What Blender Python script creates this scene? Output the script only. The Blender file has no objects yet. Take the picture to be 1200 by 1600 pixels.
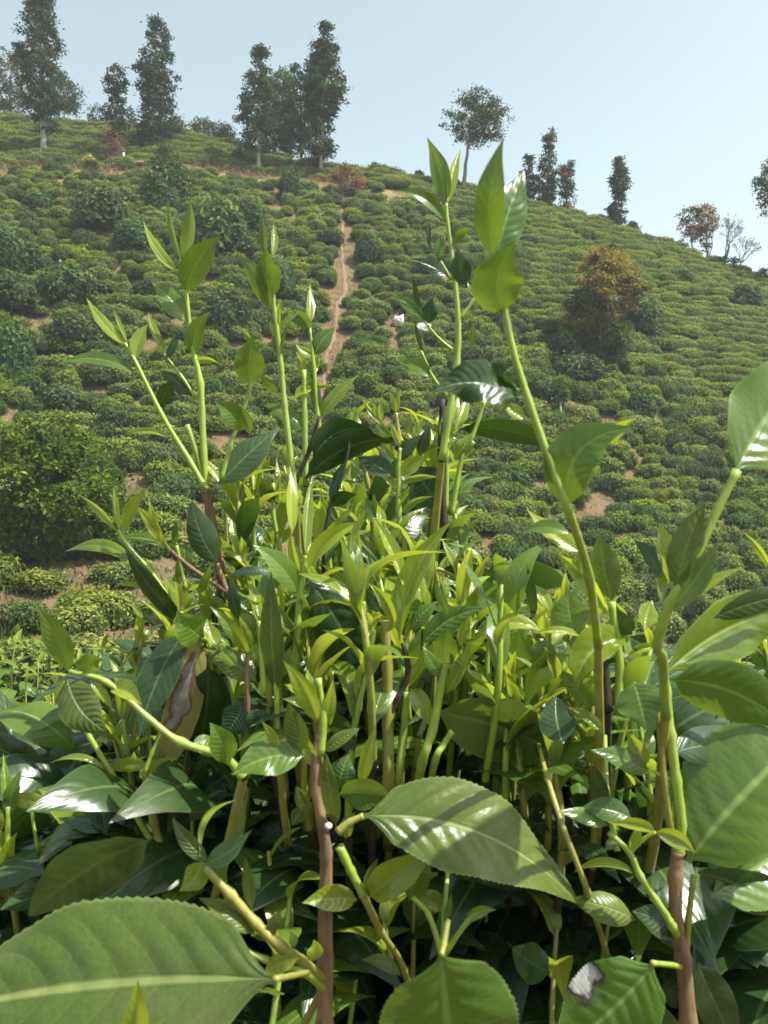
import bpy, math, random
import numpy as np
from mathutils import Vector, Matrix

# ------------------------------------------------------------------ camera
random.seed(7)
RNG = np.random.default_rng(7)
scene = bpy.context.scene
COL = scene.collection
F = 1280.0                      # focal length in photograph pixels (1200 x 1600)
cam_d = bpy.data.cameras.new('camera')
cam = bpy.data.objects.new('camera', cam_d)
COL.objects.link(cam)
cam.location = (0, 0, 0)
cam.rotation_euler = (math.radians(90), 0, 0)
cam_d.sensor_fit = 'VERTICAL'
cam_d.sensor_height = 4.6
cam_d.lens = 4.6 * F / 1600.0
cam_d.clip_start = 0.02
cam_d.clip_end = 2000
cam_d.dof.use_dof = True
cam_d.dof.focus_distance = 1.1
cam_d.dof.aperture_fstop = 3.2
scene.camera = cam

# ------------------------------------------------------------------ sky and sun
SUN_DIR = Vector((0.50, -0.14, 0.85)).normalized()
world = bpy.data.worlds.new('World')
scene.world = world
world.use_nodes = True
wn = world.node_tree.nodes
wl = world.node_tree.links
bg = wn['Background']
sky = wn.new('ShaderNodeTexSky')
sky.sky_type = 'NISHITA'
sky.sun_disc = False
sky.sun_elevation = math.asin(SUN_DIR.z)
sky.sun_rotation = math.atan2(SUN_DIR.x, SUN_DIR.y)
sky.altitude = 900
sky.air_density = 1.0
sky.dust_density = 5.0
sky.ozone_density = 1.0
bg.inputs['Strength'].default_value = 0.130
pale = wn.new('ShaderNodeHueSaturation')          # thin white haze over the whole sky
pale.inputs['Saturation'].default_value = 0.52
pale.inputs['Hue'].default_value = 0.44
wl.new(sky.outputs['Color'], pale.inputs['Color'])
wl.new(pale.outputs['Color'], bg.inputs['Color'])
sun_d = bpy.data.lights.new('sun', 'SUN')
sun = bpy.data.objects.new('sun', sun_d)
COL.objects.link(sun)
sun_d.energy = 5.0
sun_d.angle = math.radians(0.53)
sun_d.color = (1.0, 0.95, 0.86)
sun.rotation_euler = SUN_DIR.to_track_quat('Z', 'Y').to_euler()
sun.location = (30, 10, 60)
scene.view_settings.view_transform = 'Standard'
scene.view_settings.look = 'None'
scene.view_settings.exposure = 1.03
scene.view_settings.gamma = 1.0
scene.cycles.use_denoising = True
scene.cycles.max_bounces = 8
scene.cycles.transmission_bounces = 6
scene.cycles.volume_bounces = 0
scene.cycles.sample_clamp_indirect = 8.0


# ------------------------------------------------------------------ helpers
def px(x, y, d):
    """Point seen at photograph pixel (x, y) at depth d metres."""
    return np.array([(x - 600.0) / F * d, d, (800.0 - y) / F * d])


def mesh_np(name, verts, faces, mat=None, smooth=True, uv=None, attr=None):
    """verts (n,3); faces = (m,4) or (m,3) int array; attr = {name: per-face-corner or per-point float}"""
    verts = np.asarray(verts, dtype=np.float32)
    faces = np.asarray(faces, dtype=np.int32)
    me = bpy.data.meshes.new(name)
    n, (m, k) = len(verts), faces.shape
    me.vertices.add(n)
    me.vertices.foreach_set('co', verts.ravel())
    me.loops.add(m * k)
    me.loops.foreach_set('vertex_index', faces.ravel())
    me.polygons.add(m)
    me.polygons.foreach_set('loop_start', np.arange(m, dtype=np.int32) * k)
    me.polygons.foreach_set('loop_total', np.full(m, k, dtype=np.int32))
    me.polygons.foreach_set('use_smooth', np.full(m, smooth, dtype=bool))
    if uv is not None:
        l = me.uv_layers.new(name='UVMap')
        l.data.foreach_set('uv', np.asarray(uv, dtype=np.float32)[faces.ravel()].ravel())
    if attr:
        for an, av in attr.items():
            a = me.attributes.new(an, 'FLOAT', 'POINT')
            a.data.foreach_set('value', np.asarray(av, dtype=np.float32))
    me.update(calc_edges=True)
    if mat:
        for mm in (mat if isinstance(mat, (list, tuple)) else [mat]):
            me.materials.append(mm)
    return me


def link(name, data, parent=None, loc=None):
    o = bpy.data.objects.new(name, data)
    COL.objects.link(o)
    if parent is not None:
        o.parent = parent
    if loc is not None:
        o.location = loc
    return o


def tag(o, label, cat, group=None, kind=None):
    if label:
        o['label'] = label
    if cat:
        o['category'] = cat
    if group:
        o['group'] = group
    if kind:
        o['kind'] = kind
    return o


def tube(pts, radii, sides=8, cap=True):
    """Tapered tube along a polyline: (verts, quads)."""
    pts = np.asarray(pts, float)
    n = len(pts)
    tan = np.gradient(pts, axis=0)
    tan /= np.linalg.norm(tan, axis=1)[:, None] + 1e-12
    ref = np.array([0.31, -0.9, 0.2])
    u = ref - tan[0] * np.dot(ref, tan[0])
    u /= np.linalg.norm(u)
    V = []
    ang = np.linspace(0, 2 * np.pi, sides, endpoint=False)
    for i in range(n):
        u = u - tan[i] * np.dot(u, tan[i])
        u /= np.linalg.norm(u) + 1e-12
        w = np.cross(tan[i], u)
        V.append(pts[i] + radii[i] * (np.cos(ang)[:, None] * u + np.sin(ang)[:, None] * w))
    V = np.concatenate(V)
    q = []
    for i in range(n - 1):
        for k in range(sides):
            a = i * sides + k
            b = i * sides + (k + 1) % sides
            q.append((a, b, b + sides, a + sides))
    if cap:
        c0 = len(V)
        V = np.concatenate([V, pts[:1], pts[-1:]])
        for k in range(0, sides):
            q.append((c0, (k + 1) % sides, k, c0))
            e = (n - 1) * sides
            q.append((c0 + 1, e + k, e + (k + 1) % sides, c0 + 1))
    return V, np.array([f for f in q], dtype=np.int32)


def fix_tris(V, q):
    """split degenerate cap quads: return a triangle array"""
    t = []
    for a, b, c, d in q:
        if a == d:
            t.append((a, b, c))
        else:
            t.append((a, b, c))
            t.append((a, c, d))
    return np.array(t, dtype=np.int32)


def join(parts):
    """parts = list of (verts, faces[k]) -> one"""
    V, Q, o = [], [], 0
    for v, q in parts:
        V.append(v)
        Q.append(np.asarray(q) + o)
        o += len(v)
    return np.concatenate(V), np.concatenate(Q)


def smooth_poly(pts, per=5):
    """Catmull-Rom through pts (k, m) -> denser polyline."""
    P = np.asarray(pts, float)
    if len(P) < 3:
        t = np.linspace(0, 1, per + 1)[:, None]
        return P[0] * (1 - t) + P[-1] * t
    Q = np.concatenate([[2 * P[0] - P[1]], P, [2 * P[-1] - P[-2]]])
    out = []
    for i in range(1, len(Q) - 2):
        for t in np.linspace(0, 1, per, endpoint=False):
            a, b, c, d = Q[i - 1], Q[i], Q[i + 1], Q[i + 2]
            out.append(0.5 * ((2 * b) + (c - a) * t + (2 * a - 5 * b + 4 * c - d) * t * t + (3 * b - a - 3 * c + d) * t ** 3))
    out.append(P[-1])
    return np.array(out)


# ------------------------------------------------------------------ materials
def new_mat(name):
    m = bpy.data.materials.new(name)
    m.use_nodes = True
    nt = m.node_tree
    nt.nodes.clear()
    return m, nt.nodes, nt.links


class NB:
    """small node-building helper"""
    def __init__(self, name):
        self.m, self.n, self.l = new_mat(name)
        self.out = self.n.new('ShaderNodeOutputMaterial')

    def node(self, typ, **kw):
        nd = self.n.new(typ)
        for k, v in kw.items():
            if k in nd.inputs:
                if isinstance(v, bpy.types.NodeSocket):
                    self.l.new(v, nd.inputs[k])
                else:
                    nd.inputs[k].default_value = v
            else:
                setattr(nd, k, v)
        return nd

    def math(self, op, a, b=0.0, clamp=False):
        nd = self.n.new('ShaderNodeMath')
        nd.operation = op
        nd.use_clamp = clamp
        for i, v in enumerate((a, b)):
            if isinstance(v, bpy.types.NodeSocket):
                self.l.new(v, nd.inputs[i])
            else:
                nd.inputs[i].default_value = v
        return nd.outputs[0]

    def mix(self, fac, a, b):
        nd = self.n.new('ShaderNodeMix')
        nd.data_type = 'RGBA'
        for s, v in ((nd.inputs[0], fac), (nd.inputs[6], a), (nd.inputs[7], b)):
            if isinstance(v, bpy.types.NodeSocket):
                self.l.new(v, s)
            else:
                s.default_value = v if not isinstance(v, tuple) else (*v, 1.0)[:4]
        return nd.outputs[2]

    def ramp(self, fac, lo, hi):
        nd = self.n.new('ShaderNodeMapRange')
        nd.clamp = True
        self.l.new(fac, nd.inputs[0])
        nd.inputs[1].default_value = lo
        nd.inputs[2].default_value = hi
        return nd.outputs[0]

    def noise(self, scale, detail=3.0, vec=None, rough=0.55):
        nd = self.node('ShaderNodeTexNoise')
        nd.inputs['Scale'].default_value = scale
        nd.inputs['Detail'].default_value = detail
        nd.inputs['Roughness'].default_value = rough
        if vec is not None:
            self.l.new(vec, nd.inputs['Vector'])
        return nd.outputs['Fac']


def c4(c):
    return (c[0], c[1], c[2], 1.0)


def leaf_material(name, top, under, trans, rough, vein, tr_fac, vein_n=9.0, bump=0.25, spec=0.5, scar=None, dist=0.0006, net=0.35):
    b = NB(name)
    uv = b.node('ShaderNodeUVMap').outputs['UV']
    sep = b.node('ShaderNodeSeparateXYZ', Vector=uv)
    u, v = sep.outputs['X'], sep.outputs['Y']
    av = b.math('ABSOLUTE', v)
    obj = b.node('ShaderNodeObjectInfo')
    rnd = obj.outputs['Random']
    tc = b.node('ShaderNodeTexCoord').outputs['Object']
    n1 = b.noise(55.0, 4.0, tc)
    n2 = b.noise(16.0, 2.0, tc)
    # lateral veins sweep forward from the midrib
    warp = b.math('MULTIPLY', b.math('SUBTRACT', n2, 0.5), 0.10)
    ph = b.math('MULTIPLY', b.math('ADD', b.math('SUBTRACT', u, b.math('MULTIPLY', b.math('POWER', av, 1.4), 0.20)), warp), vein_n)
    tri = b.math('PINGPONG', ph, 0.5)                       # 0 at veins, .5 between them
    veinm = b.math('SUBTRACT', 1.0, b.ramp(tri, 0.0, 0.07), True)
    veinm = b.math('MULTIPLY', veinm, b.math('SUBTRACT', 1.0, b.ramp(av, 0.55, 0.95)))
    rib = b.math('SUBTRACT', 1.0, b.ramp(av, 0.028, 0.075), True)
    edge = b.ramp(av, 0.93, 0.99)
    # colour
    hi = tuple(min(1, c * k) for c, k in zip(top, (1.45, 1.28, 1.1)))
    lo = tuple(c * k for c, k in zip(top, (0.48, 0.66, 0.80)))
    col = b.mix(rnd, lo, hi)
    col = b.mix(b.math('MULTIPLY', b.ramp(n1, 0.35, 0.75), 0.45), col, tuple(c * k for c, k in zip(top, (1.35, 1.08, 0.8))))
    col = b.mix(b.math('MULTIPLY', b.ramp(n2, 0.42, 0.72), 0.55), col, lo)
    col = b.mix(b.math('MULTIPLY', veinm, 0.16), col, vein)
    col = b.mix(b.math('MULTIPLY', rib, 0.85), col, vein)
    col = b.mix(b.math('MULTIPLY', edge, 0.45), col, vein)
    spots = b.noise(240.0, 2.0, tc)
    col = b.mix(b.math('MULTIPLY', b.ramp(spots, 0.70, 0.76), 0.45), col, (0.10, 0.075, 0.03))
    back = b.node('ShaderNodeNewGeometry').outputs['Backfacing']
    ucol = b.mix(b.math('MULTIPLY', b.math('MAXIMUM', rib, b.math('MULTIPLY', veinm, 0.4)), 0.7), under, vein)
    col = b.mix(back, col, ucol)
    roughv = b.math('ADD', rough, b.math('MULTIPLY', b.math('SUBTRACT', n1, 0.5), 0.22))
    roughv = b.math('ADD', roughv, b.math('MULTIPLY', back, 0.2))
    tfac = tr_fac
    if scar:
        (su, sv, ru, rv, scol, rim) = scar
        du = b.math('DIVIDE', b.math('SUBTRACT', u, su), ru)
        dv = b.math('DIVIDE', b.math('SUBTRACT', v, sv), rv)
        rr = b.math('SQRT', b.math('ADD', b.math('MULTIPLY', du, du), b.math('MULTIPLY', dv, dv)))
        rr = b.math('ADD', rr, b.math('MULTIPLY', b.math('SUBTRACT', b.noise(70.0, 5.0, tc), 0.5), 1.9))
        rimm = b.math('SUBTRACT', 1.0, b.ramp(rr, 0.95, 1.2), True)
        sc = b.math('SUBTRACT', 1.0, b.ramp(rr, 0.72, 0.9), True)
        col = b.mix(rimm, col, rim)
        wr = b.noise(150.0, 5.0, tc)
        col = b.mix(sc, col, b.mix(b.ramp(wr, 0.3, 0.7), tuple(c * 0.45 for c in scol), scol))
        roughv = b.math('ADD', roughv, b.math('MULTIPLY', rimm, 0.45))
        tfac = b.math('MULTIPLY', tr_fac, b.math('SUBTRACT', 1.0, rimm))
    # fine net of veinlets
    vor = b.node('ShaderNodeTexVoronoi', Vector=tc, Scale=420.0)
    vor.feature = 'DISTANCE_TO_EDGE'
    netm = b.math('SUBTRACT', 1.0, b.ramp(vor.outputs['Distance'], 0.0, 0.12), True)
    col = b.mix(b.math('MULTIPLY', netm, 0.16 * net), col, vein)
    dust = b.noise(11.0, 6.0, tc, 0.7)
    col = b.mix(b.math('MULTIPLY', b.ramp(dust, 0.52, 0.72), 0.22 * net), col, (0.22, 0.20, 0.11))
    roughv = b.math('ADD', roughv, b.math('MULTIPLY', b.ramp(dust, 0.5, 0.75), 0.16))
    # quilting between the veins and a sunken midrib
    vamp = b.math('MULTIPLY', b.ramp(n2, 0.25, 0.65), b.math('SUBTRACT', 1.0, b.ramp(av, 0.6, 1.0)))
    hgt = b.math('ADD', b.math('MULTIPLY', b.math('SMOOTH_MIN', b.ramp(tri, 0.0, 0.42), 1.0), vamp), b.math('SUBTRACT', b.math('MULTIPLY', n1, 0.9), b.math('MULTIPLY', netm, 0.05 * net)))
    hgt = b.math('SUBTRACT', hgt, b.math('MULTIPLY', rib, 0.9))
    bp = b.node('ShaderNodeBump', Strength=bump, Distance=dist, Height=hgt)
    pr = b.node('ShaderNodeBsdfPrincipled')
    b.l.new(col, pr.inputs['Base Color'])
    b.l.new(roughv, pr.inputs['Roughness'])
    pr.inputs['Specular IOR Level'].default_value = spec
    b.l.new(bp.outputs[0], pr.inputs['Normal'])
    tr = b.node('ShaderNodeBsdfTranslucent')
    tcol = b.mix(b.math('MULTIPLY', rib, 0.3), b.mix(rnd, tuple(c * 0.8 for c in trans), tuple(min(1, c * 1.15) for c in trans)), tuple(c * 0.55 for c in trans))
    tcol = b.mix(b.math('MULTIPLY', veinm, 0.22), tcol, tuple(c * 0.6 for c in trans))
    b.l.new(tcol, tr.inputs['Color'])
    mx = b.node('ShaderNodeMixShader')
    if isinstance(tfac, bpy.types.NodeSocket):
        b.l.new(tfac, mx.inputs[0])
    else:
        mx.inputs[0].default_value = tfac
    b.l.new(pr.outputs[0], mx.inputs[1])
    b.l.new(tr.outputs[0], mx.inputs[2])
    b.l.new(mx.outputs[0], b.out.inputs['Surface'])
    return b.m


MAT = {}
MAT['young'] = leaf_material('young_tea_leaf', (0.175, 0.240, 0.024), (0.21, 0.27, 0.055), (0.48, 0.56, 0.038), 0.20, (0.34, 0.42, 0.12), 0.38, 8.0, 0.3, 0.65)
MAT['mid'] = leaf_material('green_tea_leaf', (0.075, 0.140, 0.022), (0.12, 0.18, 0.05), (0.26, 0.38, 0.03), 0.22, (0.20, 0.28, 0.08), 0.30, 9.0, 0.32, 0.5)
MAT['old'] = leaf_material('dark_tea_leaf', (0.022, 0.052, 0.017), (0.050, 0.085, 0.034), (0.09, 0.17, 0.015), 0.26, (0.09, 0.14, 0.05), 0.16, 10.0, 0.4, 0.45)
MAT['olive'] = leaf_material('olive_tea_leaf', (0.070, 0.106, 0.018), (0.10, 0.14, 0.045), (0.20, 0.29, 0.025), 0.30, (0.20, 0.25, 0.08), 0.22, 10.0, 0.5, 0.35, dist=0.0010, net=0.8)
MAT['sick'] = leaf_material('blotched_tea_leaf', (0.36, 0.32, 0.12), (0.38, 0.34, 0.15), (0.38, 0.34, 0.10), 0.5, (0.42, 0.36, 0.14), 0.25, 9.0, 0.4, 0.3,
                            scar=(0.34, 0.25, 0.20, 0.55, (0.36, 0.33, 0.34), (0.15, 0.08, 0.05)))
MAT['scar'] = leaf_material('scarred_tea_leaf', (0.105, 0.150, 0.040), (0.10, 0.14, 0.05), (0.24, 0.36, 0.04), 0.42, (0.22, 0.27, 0.10), 0.2, 10.0, 0.45, 0.4,
                            scar=(0.80, 0.10, 0.14, 0.5, (0.34, 0.33, 0.36), (0.045, 0.04, 0.03)))
MAT['torn'] = leaf_material('torn_tea_leaf', (0.065, 0.150, 0.022), (0.10, 0.17, 0.05), (0.26, 0.44, 0.03), 0.25, (0.24, 0.33, 0.10), 0.26, 9.0, 0.45, 0.5,
                            scar=(0.46, 0.9, 0.16, 0.5, (0.55, 0.54, 0.50), (0.04, 0.03, 0.02)))


def stem_material(name, c1, c2, rough, bump, trans=0.0):
    b = NB(name)
    tc = b.node('ShaderNodeTexCoord').outputs['Object']
    mp = b.node('ShaderNodeMapping', Vector=tc)
    mp.inputs['Scale'].default_value = (1, 1, 0.25)
    n1 = b.noise(260.0, 4.0, mp.outputs[0])
    n2 = b.noise(45.0, 3.0, tc)
    col = b.mix(b.ramp(n1, 0.3, 0.7), c1, c2)
    col = b.mix(b.math('MULTIPLY', b.ramp(n2, 0.5, 0.72), 0.5), col, tuple(c * 0.5 for c in c1))
    bp = b.node('ShaderNodeBump', Strength=bump, Distance=0.001, Height=n1)
    pr = b.node('ShaderNodeBsdfPrincipled')
    b.l.new(col, pr.inputs['Base Color'])
    pr.inputs['Roughness'].default_value = rough
    pr.inputs['Subsurface Weight'].default_value = trans
    pr.inputs['Subsurface Radius'].default_value = (0.002, 0.003, 0.0008)
    b.l.new(bp.outputs[0], pr.inputs['Normal'])
    b.l.new(pr.outputs[0], b.out.inputs['Surface'])
    return b.m


MAT['stem'] = stem_material('green_stem', (0.20, 0.30, 0.035), (0.29, 0.38, 0.06), 0.4, 0.15)
MAT['stem_olive'] = stem_material('olive_stem', (0.19, 0.20, 0.035), (0.28, 0.27, 0.06), 0.5, 0.25)
MAT['bark'] = stem_material('brown_bark', (0.105, 0.066, 0.034), (0.26, 0.170, 0.085), 0.75, 0.9)
MAT['bark_dark'] = stem_material('dark_bark', (0.022, 0.016, 0.010), (0.052, 0.038, 0.024), 0.8, 0.7)
MAT['bud'] = stem_material('pale_bud', (0.55, 0.50, 0.40), (0.65, 0.60, 0.50), 0.5, 0.2)


def foliage_material(name, dark, light, flush, tr=0.3, rough=0.6, spread=0.5):
    """small-leaf foliage: 'tint' 0..1 = older leaf .. new flush; each thing its own tone"""
    b = NB(name)
    at = b.node('ShaderNodeAttribute')
    at.attribute_name = 'tint'
    t = at.outputs['Fac']
    rnd = b.node('ShaderNodeObjectInfo').outputs['Random']
    col = b.mix(b.ramp(t, 0.0, 0.55), dark, light)
    col = b.mix(b.ramp(t, 0.55, 1.0), col, flush)
    hs = b.node('ShaderNodeHueSaturation')
    hs.inputs['Hue'].default_value = 0.5
    b.l.new(b.math('ADD', 0.478, b.math('MULTIPLY', rnd, 0.044)), hs.inputs['Hue'])
    r2 = b.math('FRACT', b.math('MULTIPLY', rnd, 17.31))
    b.l.new(b.math('ADD', 1.0 - spread * 0.5, b.math('MULTIPLY', r2, spread)), hs.inputs['Value'])
    r3 = b.math('FRACT', b.math('MULTIPLY', rnd, 7.77))
    b.l.new(b.math('ADD', 0.98, b.math('MULTIPLY', r3, 0.25)), hs.inputs['Saturation'])
    b.l.new(col, hs.inputs['Color'])
    pr = b.node('ShaderNodeBsdfPrincipled')
    b.l.new(hs.outputs[0], pr.inputs['Base Color'])
    pr.inputs['Roughness'].default_value = rough
    pr.inputs['Specular IOR Level'].default_value = 0.12
    trn = b.node('ShaderNodeBsdfTranslucent')
    tc = b.mix(0.5, hs.outputs[0], tuple(min(1, c * 2.2) for c in light))
    b.l.new(tc, trn.inputs['Color'])
    mx = b.node('ShaderNodeMixShader')
    mx.inputs[0].default_value = tr
    b.l.new(pr.outputs[0], mx.inputs[1])
    b.l.new(trn.outputs[0], mx.inputs[2])
    b.l.new(mx.outputs[0], b.out.inputs['Surface'])
    return b.m


MAT['bush_bright'] = foliage_material('bush_foliage_bright', (0.0499, 0.0800, 0.0173), (0.1321, 0.1826, 0.0342), (0.2559, 0.2795, 0.0660))
MAT['bush_mid'] = foliage_material('bush_foliage', (0.0420, 0.0683, 0.0184), (0.1057, 0.1531, 0.0342), (0.2083, 0.2370, 0.0600))
MAT['bush_dark'] = foliage_material('bush_foliage_dark', (0.0260, 0.0490, 0.0162), (0.0605, 0.1036, 0.0274), (0.1131, 0.1580, 0.0408))
MAT['shrub'] = foliage_material('shrub_foliage', (0.0230, 0.0446, 0.0168), (0.0538, 0.0918, 0.0276), (0.0998, 0.1463, 0.0396), 0.25, 0.6)
MAT['leafy'] = foliage_material('leafy_tree_foliage', (0.0333, 0.0620, 0.0168), (0.0794, 0.1240, 0.0264), (0.1472, 0.1984, 0.0432), 0.3)
MAT['tree'] = foliage_material('tree_foliage', (0.018, 0.034, 0.015), (0.038, 0.060, 0.024), (0.066, 0.092, 0.036), 0.25, 0.6)
MAT['tree_warm'] = foliage_material('tree_foliage_warm', (0.028, 0.042, 0.016), (0.062, 0.080, 0.026), (0.105, 0.120, 0.040), 0.28, 0.5)
MAT['autumn'] = foliage_material('autumn_foliage', (0.110, 0.100, 0.030), (0.205, 0.175, 0.052), (0.30, 0.262, 0.088), 0.35, 0.5, 0.2)
MAT['rust'] = foliage_material('rusty_foliage', (0.10, 0.062, 0.032), (0.20, 0.125, 0.066), (0.29, 0.19, 0.105), 0.3, 0.6, 0.2)
MAT['dry'] = foliage_material('dry_foliage', (0.12, 0.09, 0.04), (0.22, 0.17, 0.08), (0.34, 0.28, 0.14), 0.2, 0.8, 0.3)
MAT['yellow'] = foliage_material('yellow_foliage', (0.25, 0.19, 0.03), (0.42, 0.33, 0.06), (0.55, 0.45, 0.12), 0.2, 0.6, 0.1)
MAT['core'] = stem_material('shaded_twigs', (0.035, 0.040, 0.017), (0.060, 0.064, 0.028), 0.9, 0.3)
MAT['trunk_pale'] = stem_material('pale_trunk', (0.25, 0.23, 0.19), (0.40, 0.37, 0.31), 0.85, 0.4)
MAT['trunk_grey'] = stem_material('grey_trunk', (0.13, 0.12, 0.10), (0.24, 0.22, 0.19), 0.85, 0.4)
MAT['trunk_dark'] = stem_material('dark_trunk', (0.05, 0.042, 0.032), (0.10, 0.085, 0.065), 0.9, 0.4)
MAT['deadwood'] = stem_material('bleached_deadwood', (0.26, 0.24, 0.205), (0.38, 0.355, 0.31), 0.85, 0.3)


def soil_material():
    b = NB('hillside_soil')
    tc = b.node('ShaderNodeTexCoord').outputs['Object']
    n0 = b.noise(0.16, 3.0, tc)
    n1 = b.noise(1.1, 5.0, tc)
    n2 = b.noise(7.0, 6.0, tc, 0.65)
    n3 = b.noise(38.0, 4.0, tc, 0.7)
    col = b.mix(b.ramp(n2, 0.3, 0.7), (0.105, 0.064, 0.040), (0.195, 0.122, 0.076))
    col = b.mix(b.ramp(n1, 0.42, 0.66), col, (0.165, 0.118, 0.064))
    at = b.node('ShaderNodeAttribute')
    at.attribute_name = 'dry'
    strawm = b.math('MULTIPLY', at.outputs['Fac'], b.ramp(n2, 0.25, 0.55))
    col = b.mix(strawm, col, b.mix(b.ramp(n3, 0.3, 0.7), (0.17, 0.125, 0.055), (0.36, 0.285, 0.145)))
    col = b.mix(b.math('MULTIPLY', b.ramp(b.noise(2.3, 5.0, tc), 0.50, 0.64), 0.75), col, (0.060, 0.080, 0.025))
    col = b.mix(b.math('MULTIPLY', b.ramp(n3, 0.55, 0.75), 0.5), col, (0.09, 0.055, 0.03))
    bp = b.node('ShaderNodeBump', Strength=0.9, Distance=0.12, Height=b.math('ADD', n2, b.math('MULTIPLY', n3, 0.4)))
    pr = b.node('ShaderNodeBsdfPrincipled')
    b.l.new(col, pr.inputs['Base Color'])
    pr.inputs['Roughness'].default_value = 0.95
    pr.inputs['Specular IOR Level'].default_value = 0.1
    b.l.new(bp.outputs[0], pr.inputs['Normal'])
    b.l.new(pr.outputs[0], b.out.inputs['Surface'])
    return b.m


MAT['soil'] = soil_material()


def path_material():
    b = NB('trodden_earth')
    tc = b.node('ShaderNodeTexCoord').outputs['Object']
    n1 = b.noise(3.0, 5.0, tc)
    n2 = b.noise(22.0, 5.0, tc)
    col = b.mix(b.ramp(n1, 0.3, 0.7), (0.150, 0.092, 0.054), (0.215, 0.138, 0.084))
    col = b.mix(b.math('MULTIPLY', b.ramp(n2, 0.5, 0.7), 0.6), col, (0.20, 0.13, 0.065))
    bp = b.node('ShaderNodeBump', Strength=0.8, Distance=0.06, Height=n2)
    pr = b.node('ShaderNodeBsdfPrincipled')
    b.l.new(col, pr.inputs['Base Color'])
    pr.inputs['Roughness'].default_value = 0.95
    b.l.new(bp.outputs[0], pr.inputs['Normal'])
    b.l.new(pr.outputs[0], b.out.inputs['Surface'])
    return b.m


MAT['path'] = path_material()


# ------------------------------------------------------------------ the hillside
SKY_X = [-700, -200, 0, 50, 100, 200, 280, 330, 400, 460, 520, 600, 650, 700, 800, 850, 900, 960, 1000, 1050, 1100, 1150, 1200, 1400, 1900]
SKY_Y = [178, 176, 182, 188, 191, 199, 207, 219, 238, 254, 262, 268, 278, 288, 310, 324, 336, 352, 366, 383, 403, 421, 438, 515, 660]
TAB_L = ([182, 240, 262, 276, 300, 400, 500, 600, 700, 800, 900, 1000, 1080, 1400], [53, 46, 43.2, 40.2, 38, 33.5, 29.5, 26, 22.5, 19, 15.5, 12.5, 10.5, 6.3])
TAB_C = ([268, 300, 400, 500, 600, 700, 800, 900, 1000, 1080, 1400], [48, 44, 37.5, 33, 29, 25.5, 22, 18.5, 15.5, 13, 8.0])
TAB_R = ([438, 500, 600, 700, 800, 900, 1000, 1080, 1400], [50, 42.5, 36, 31.5, 28, 24.5, 21.5, 19, 11.5])


def skyline(x):
    return np.interp(x, SKY_X, SKY_Y)


def bumps(X, Y):
    return (0.22 * np.sin(X * 0.9 + 1.3 * np.sin(Y * 0.35)) * np.sin(Y * 0.55 + 0.8) + 0.12 * np.sin(X * 2.1 + Y * 0.7) * np.cos(Y * 1.7 - X * 0.4))


def hill_depth(x, y):
    """Depth of the slope seen in photograph column x, row y (row at or under the skyline)."""
    x = np.asarray(x, float)
    y = np.asarray(y, float)
    s = skyline(x)
    yn = np.clip((y - s) / (1400 - s), 0, 1)
    dl = np.interp(yn, (np.array(TAB_L[0]) - 182) / (1400 - 182.0), TAB_L[1])
    dc = np.interp(yn, (np.array(TAB_C[0]) - 268) / (1400 - 268.0), TAB_C[1])
    dr = np.interp(yn, (np.array(TAB_R[0]) - 438) / (1400 - 438.0), TAB_R[1])
    xc = np.clip(x, -500, 1700)
    a = np.clip((xc - 150) / 450, -1.2, 1)
    b = np.clip((xc - 600) / 600, 0, 1.6)
    return np.where(xc < 600, dl * (1 - a) + dc * a, dc * (1 - b) + dr * b)


def hill(x, y):
    """World point of the slope under photograph pixel (x, y)."""
    y = np.maximum(y, skyline(x) + 1)
    d = hill_depth(x, y)
    p = np.stack([(x - 600.0) / F * d, d, (800.0 - y) / F * d], -1)
    p[..., 2] += bumps(p[..., 0], p[..., 1]) * np.clip((y - skyline(x)) / 60.0, 0, 1) * 0.8
    return p


HX = np.linspace(-750, 1950, 400)
HS = np.concatenate([np.linspace(0, 1, 340)])
gx, gs = np.meshgrid(HX, HS, indexing='ij')
gy = 1400 + (skyline(gx) + 1 - 1400) * gs
GP = hill(gx, gy)                                   # (200, 170, 3) bottom -> ridge
ridge = GP[:, -1, :]
back = []
for dd, dz in ((2, 0.12), (6, -0.1), (12, -0.9), (25, -4), (50, -14), (90, -30)):
    q = ridge.copy()
    q[:, 0] *= (1 + dd / 48.0)
    q[:, 1] += dd
    q[:, 2] += dz
    back.append(q)
GRID = np.concatenate([GP, np.stack(back, 1)], 1)
ni, nj = GRID.shape[:2]
idx = np.arange(ni * nj).reshape(ni, nj)
quads = np.stack([idx[:-1, :-1], idx[1:, :-1], idx[1:, 1:], idx[:-1, 1:]], -1).reshape(-1, 4)
dry = np.zeros((ni, nj))
gyy = np.concatenate([gy, np.repeat(gy[:, -1:], 6, 1)], 1)
gxx = np.concatenate([gx, np.repeat(gx[:, -1:], 6, 1)], 1)
road_y = np.interp(gxx, [-700, 0, 130, 260, 340, 420, 520, 620, 800], [272, 268, 272, 268, 262, 275, 288, 305, 330])
dry = np.clip(1.3 - np.abs(gyy - road_y) / np.interp(gxx, [0, 220, 420, 700], [12, 16, 24, 12]), 0, 1) * np.clip((900 - gxx) / 250, 0, 1)
dry = np.maximum(dry, 0.25)
hs = link('hillside', mesh_np('hillside', GRID.reshape(-1, 3), quads, MAT['soil'], True, attr={'dry': dry.ravel()}))
tag(hs, None, None, kind='structure')

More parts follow.
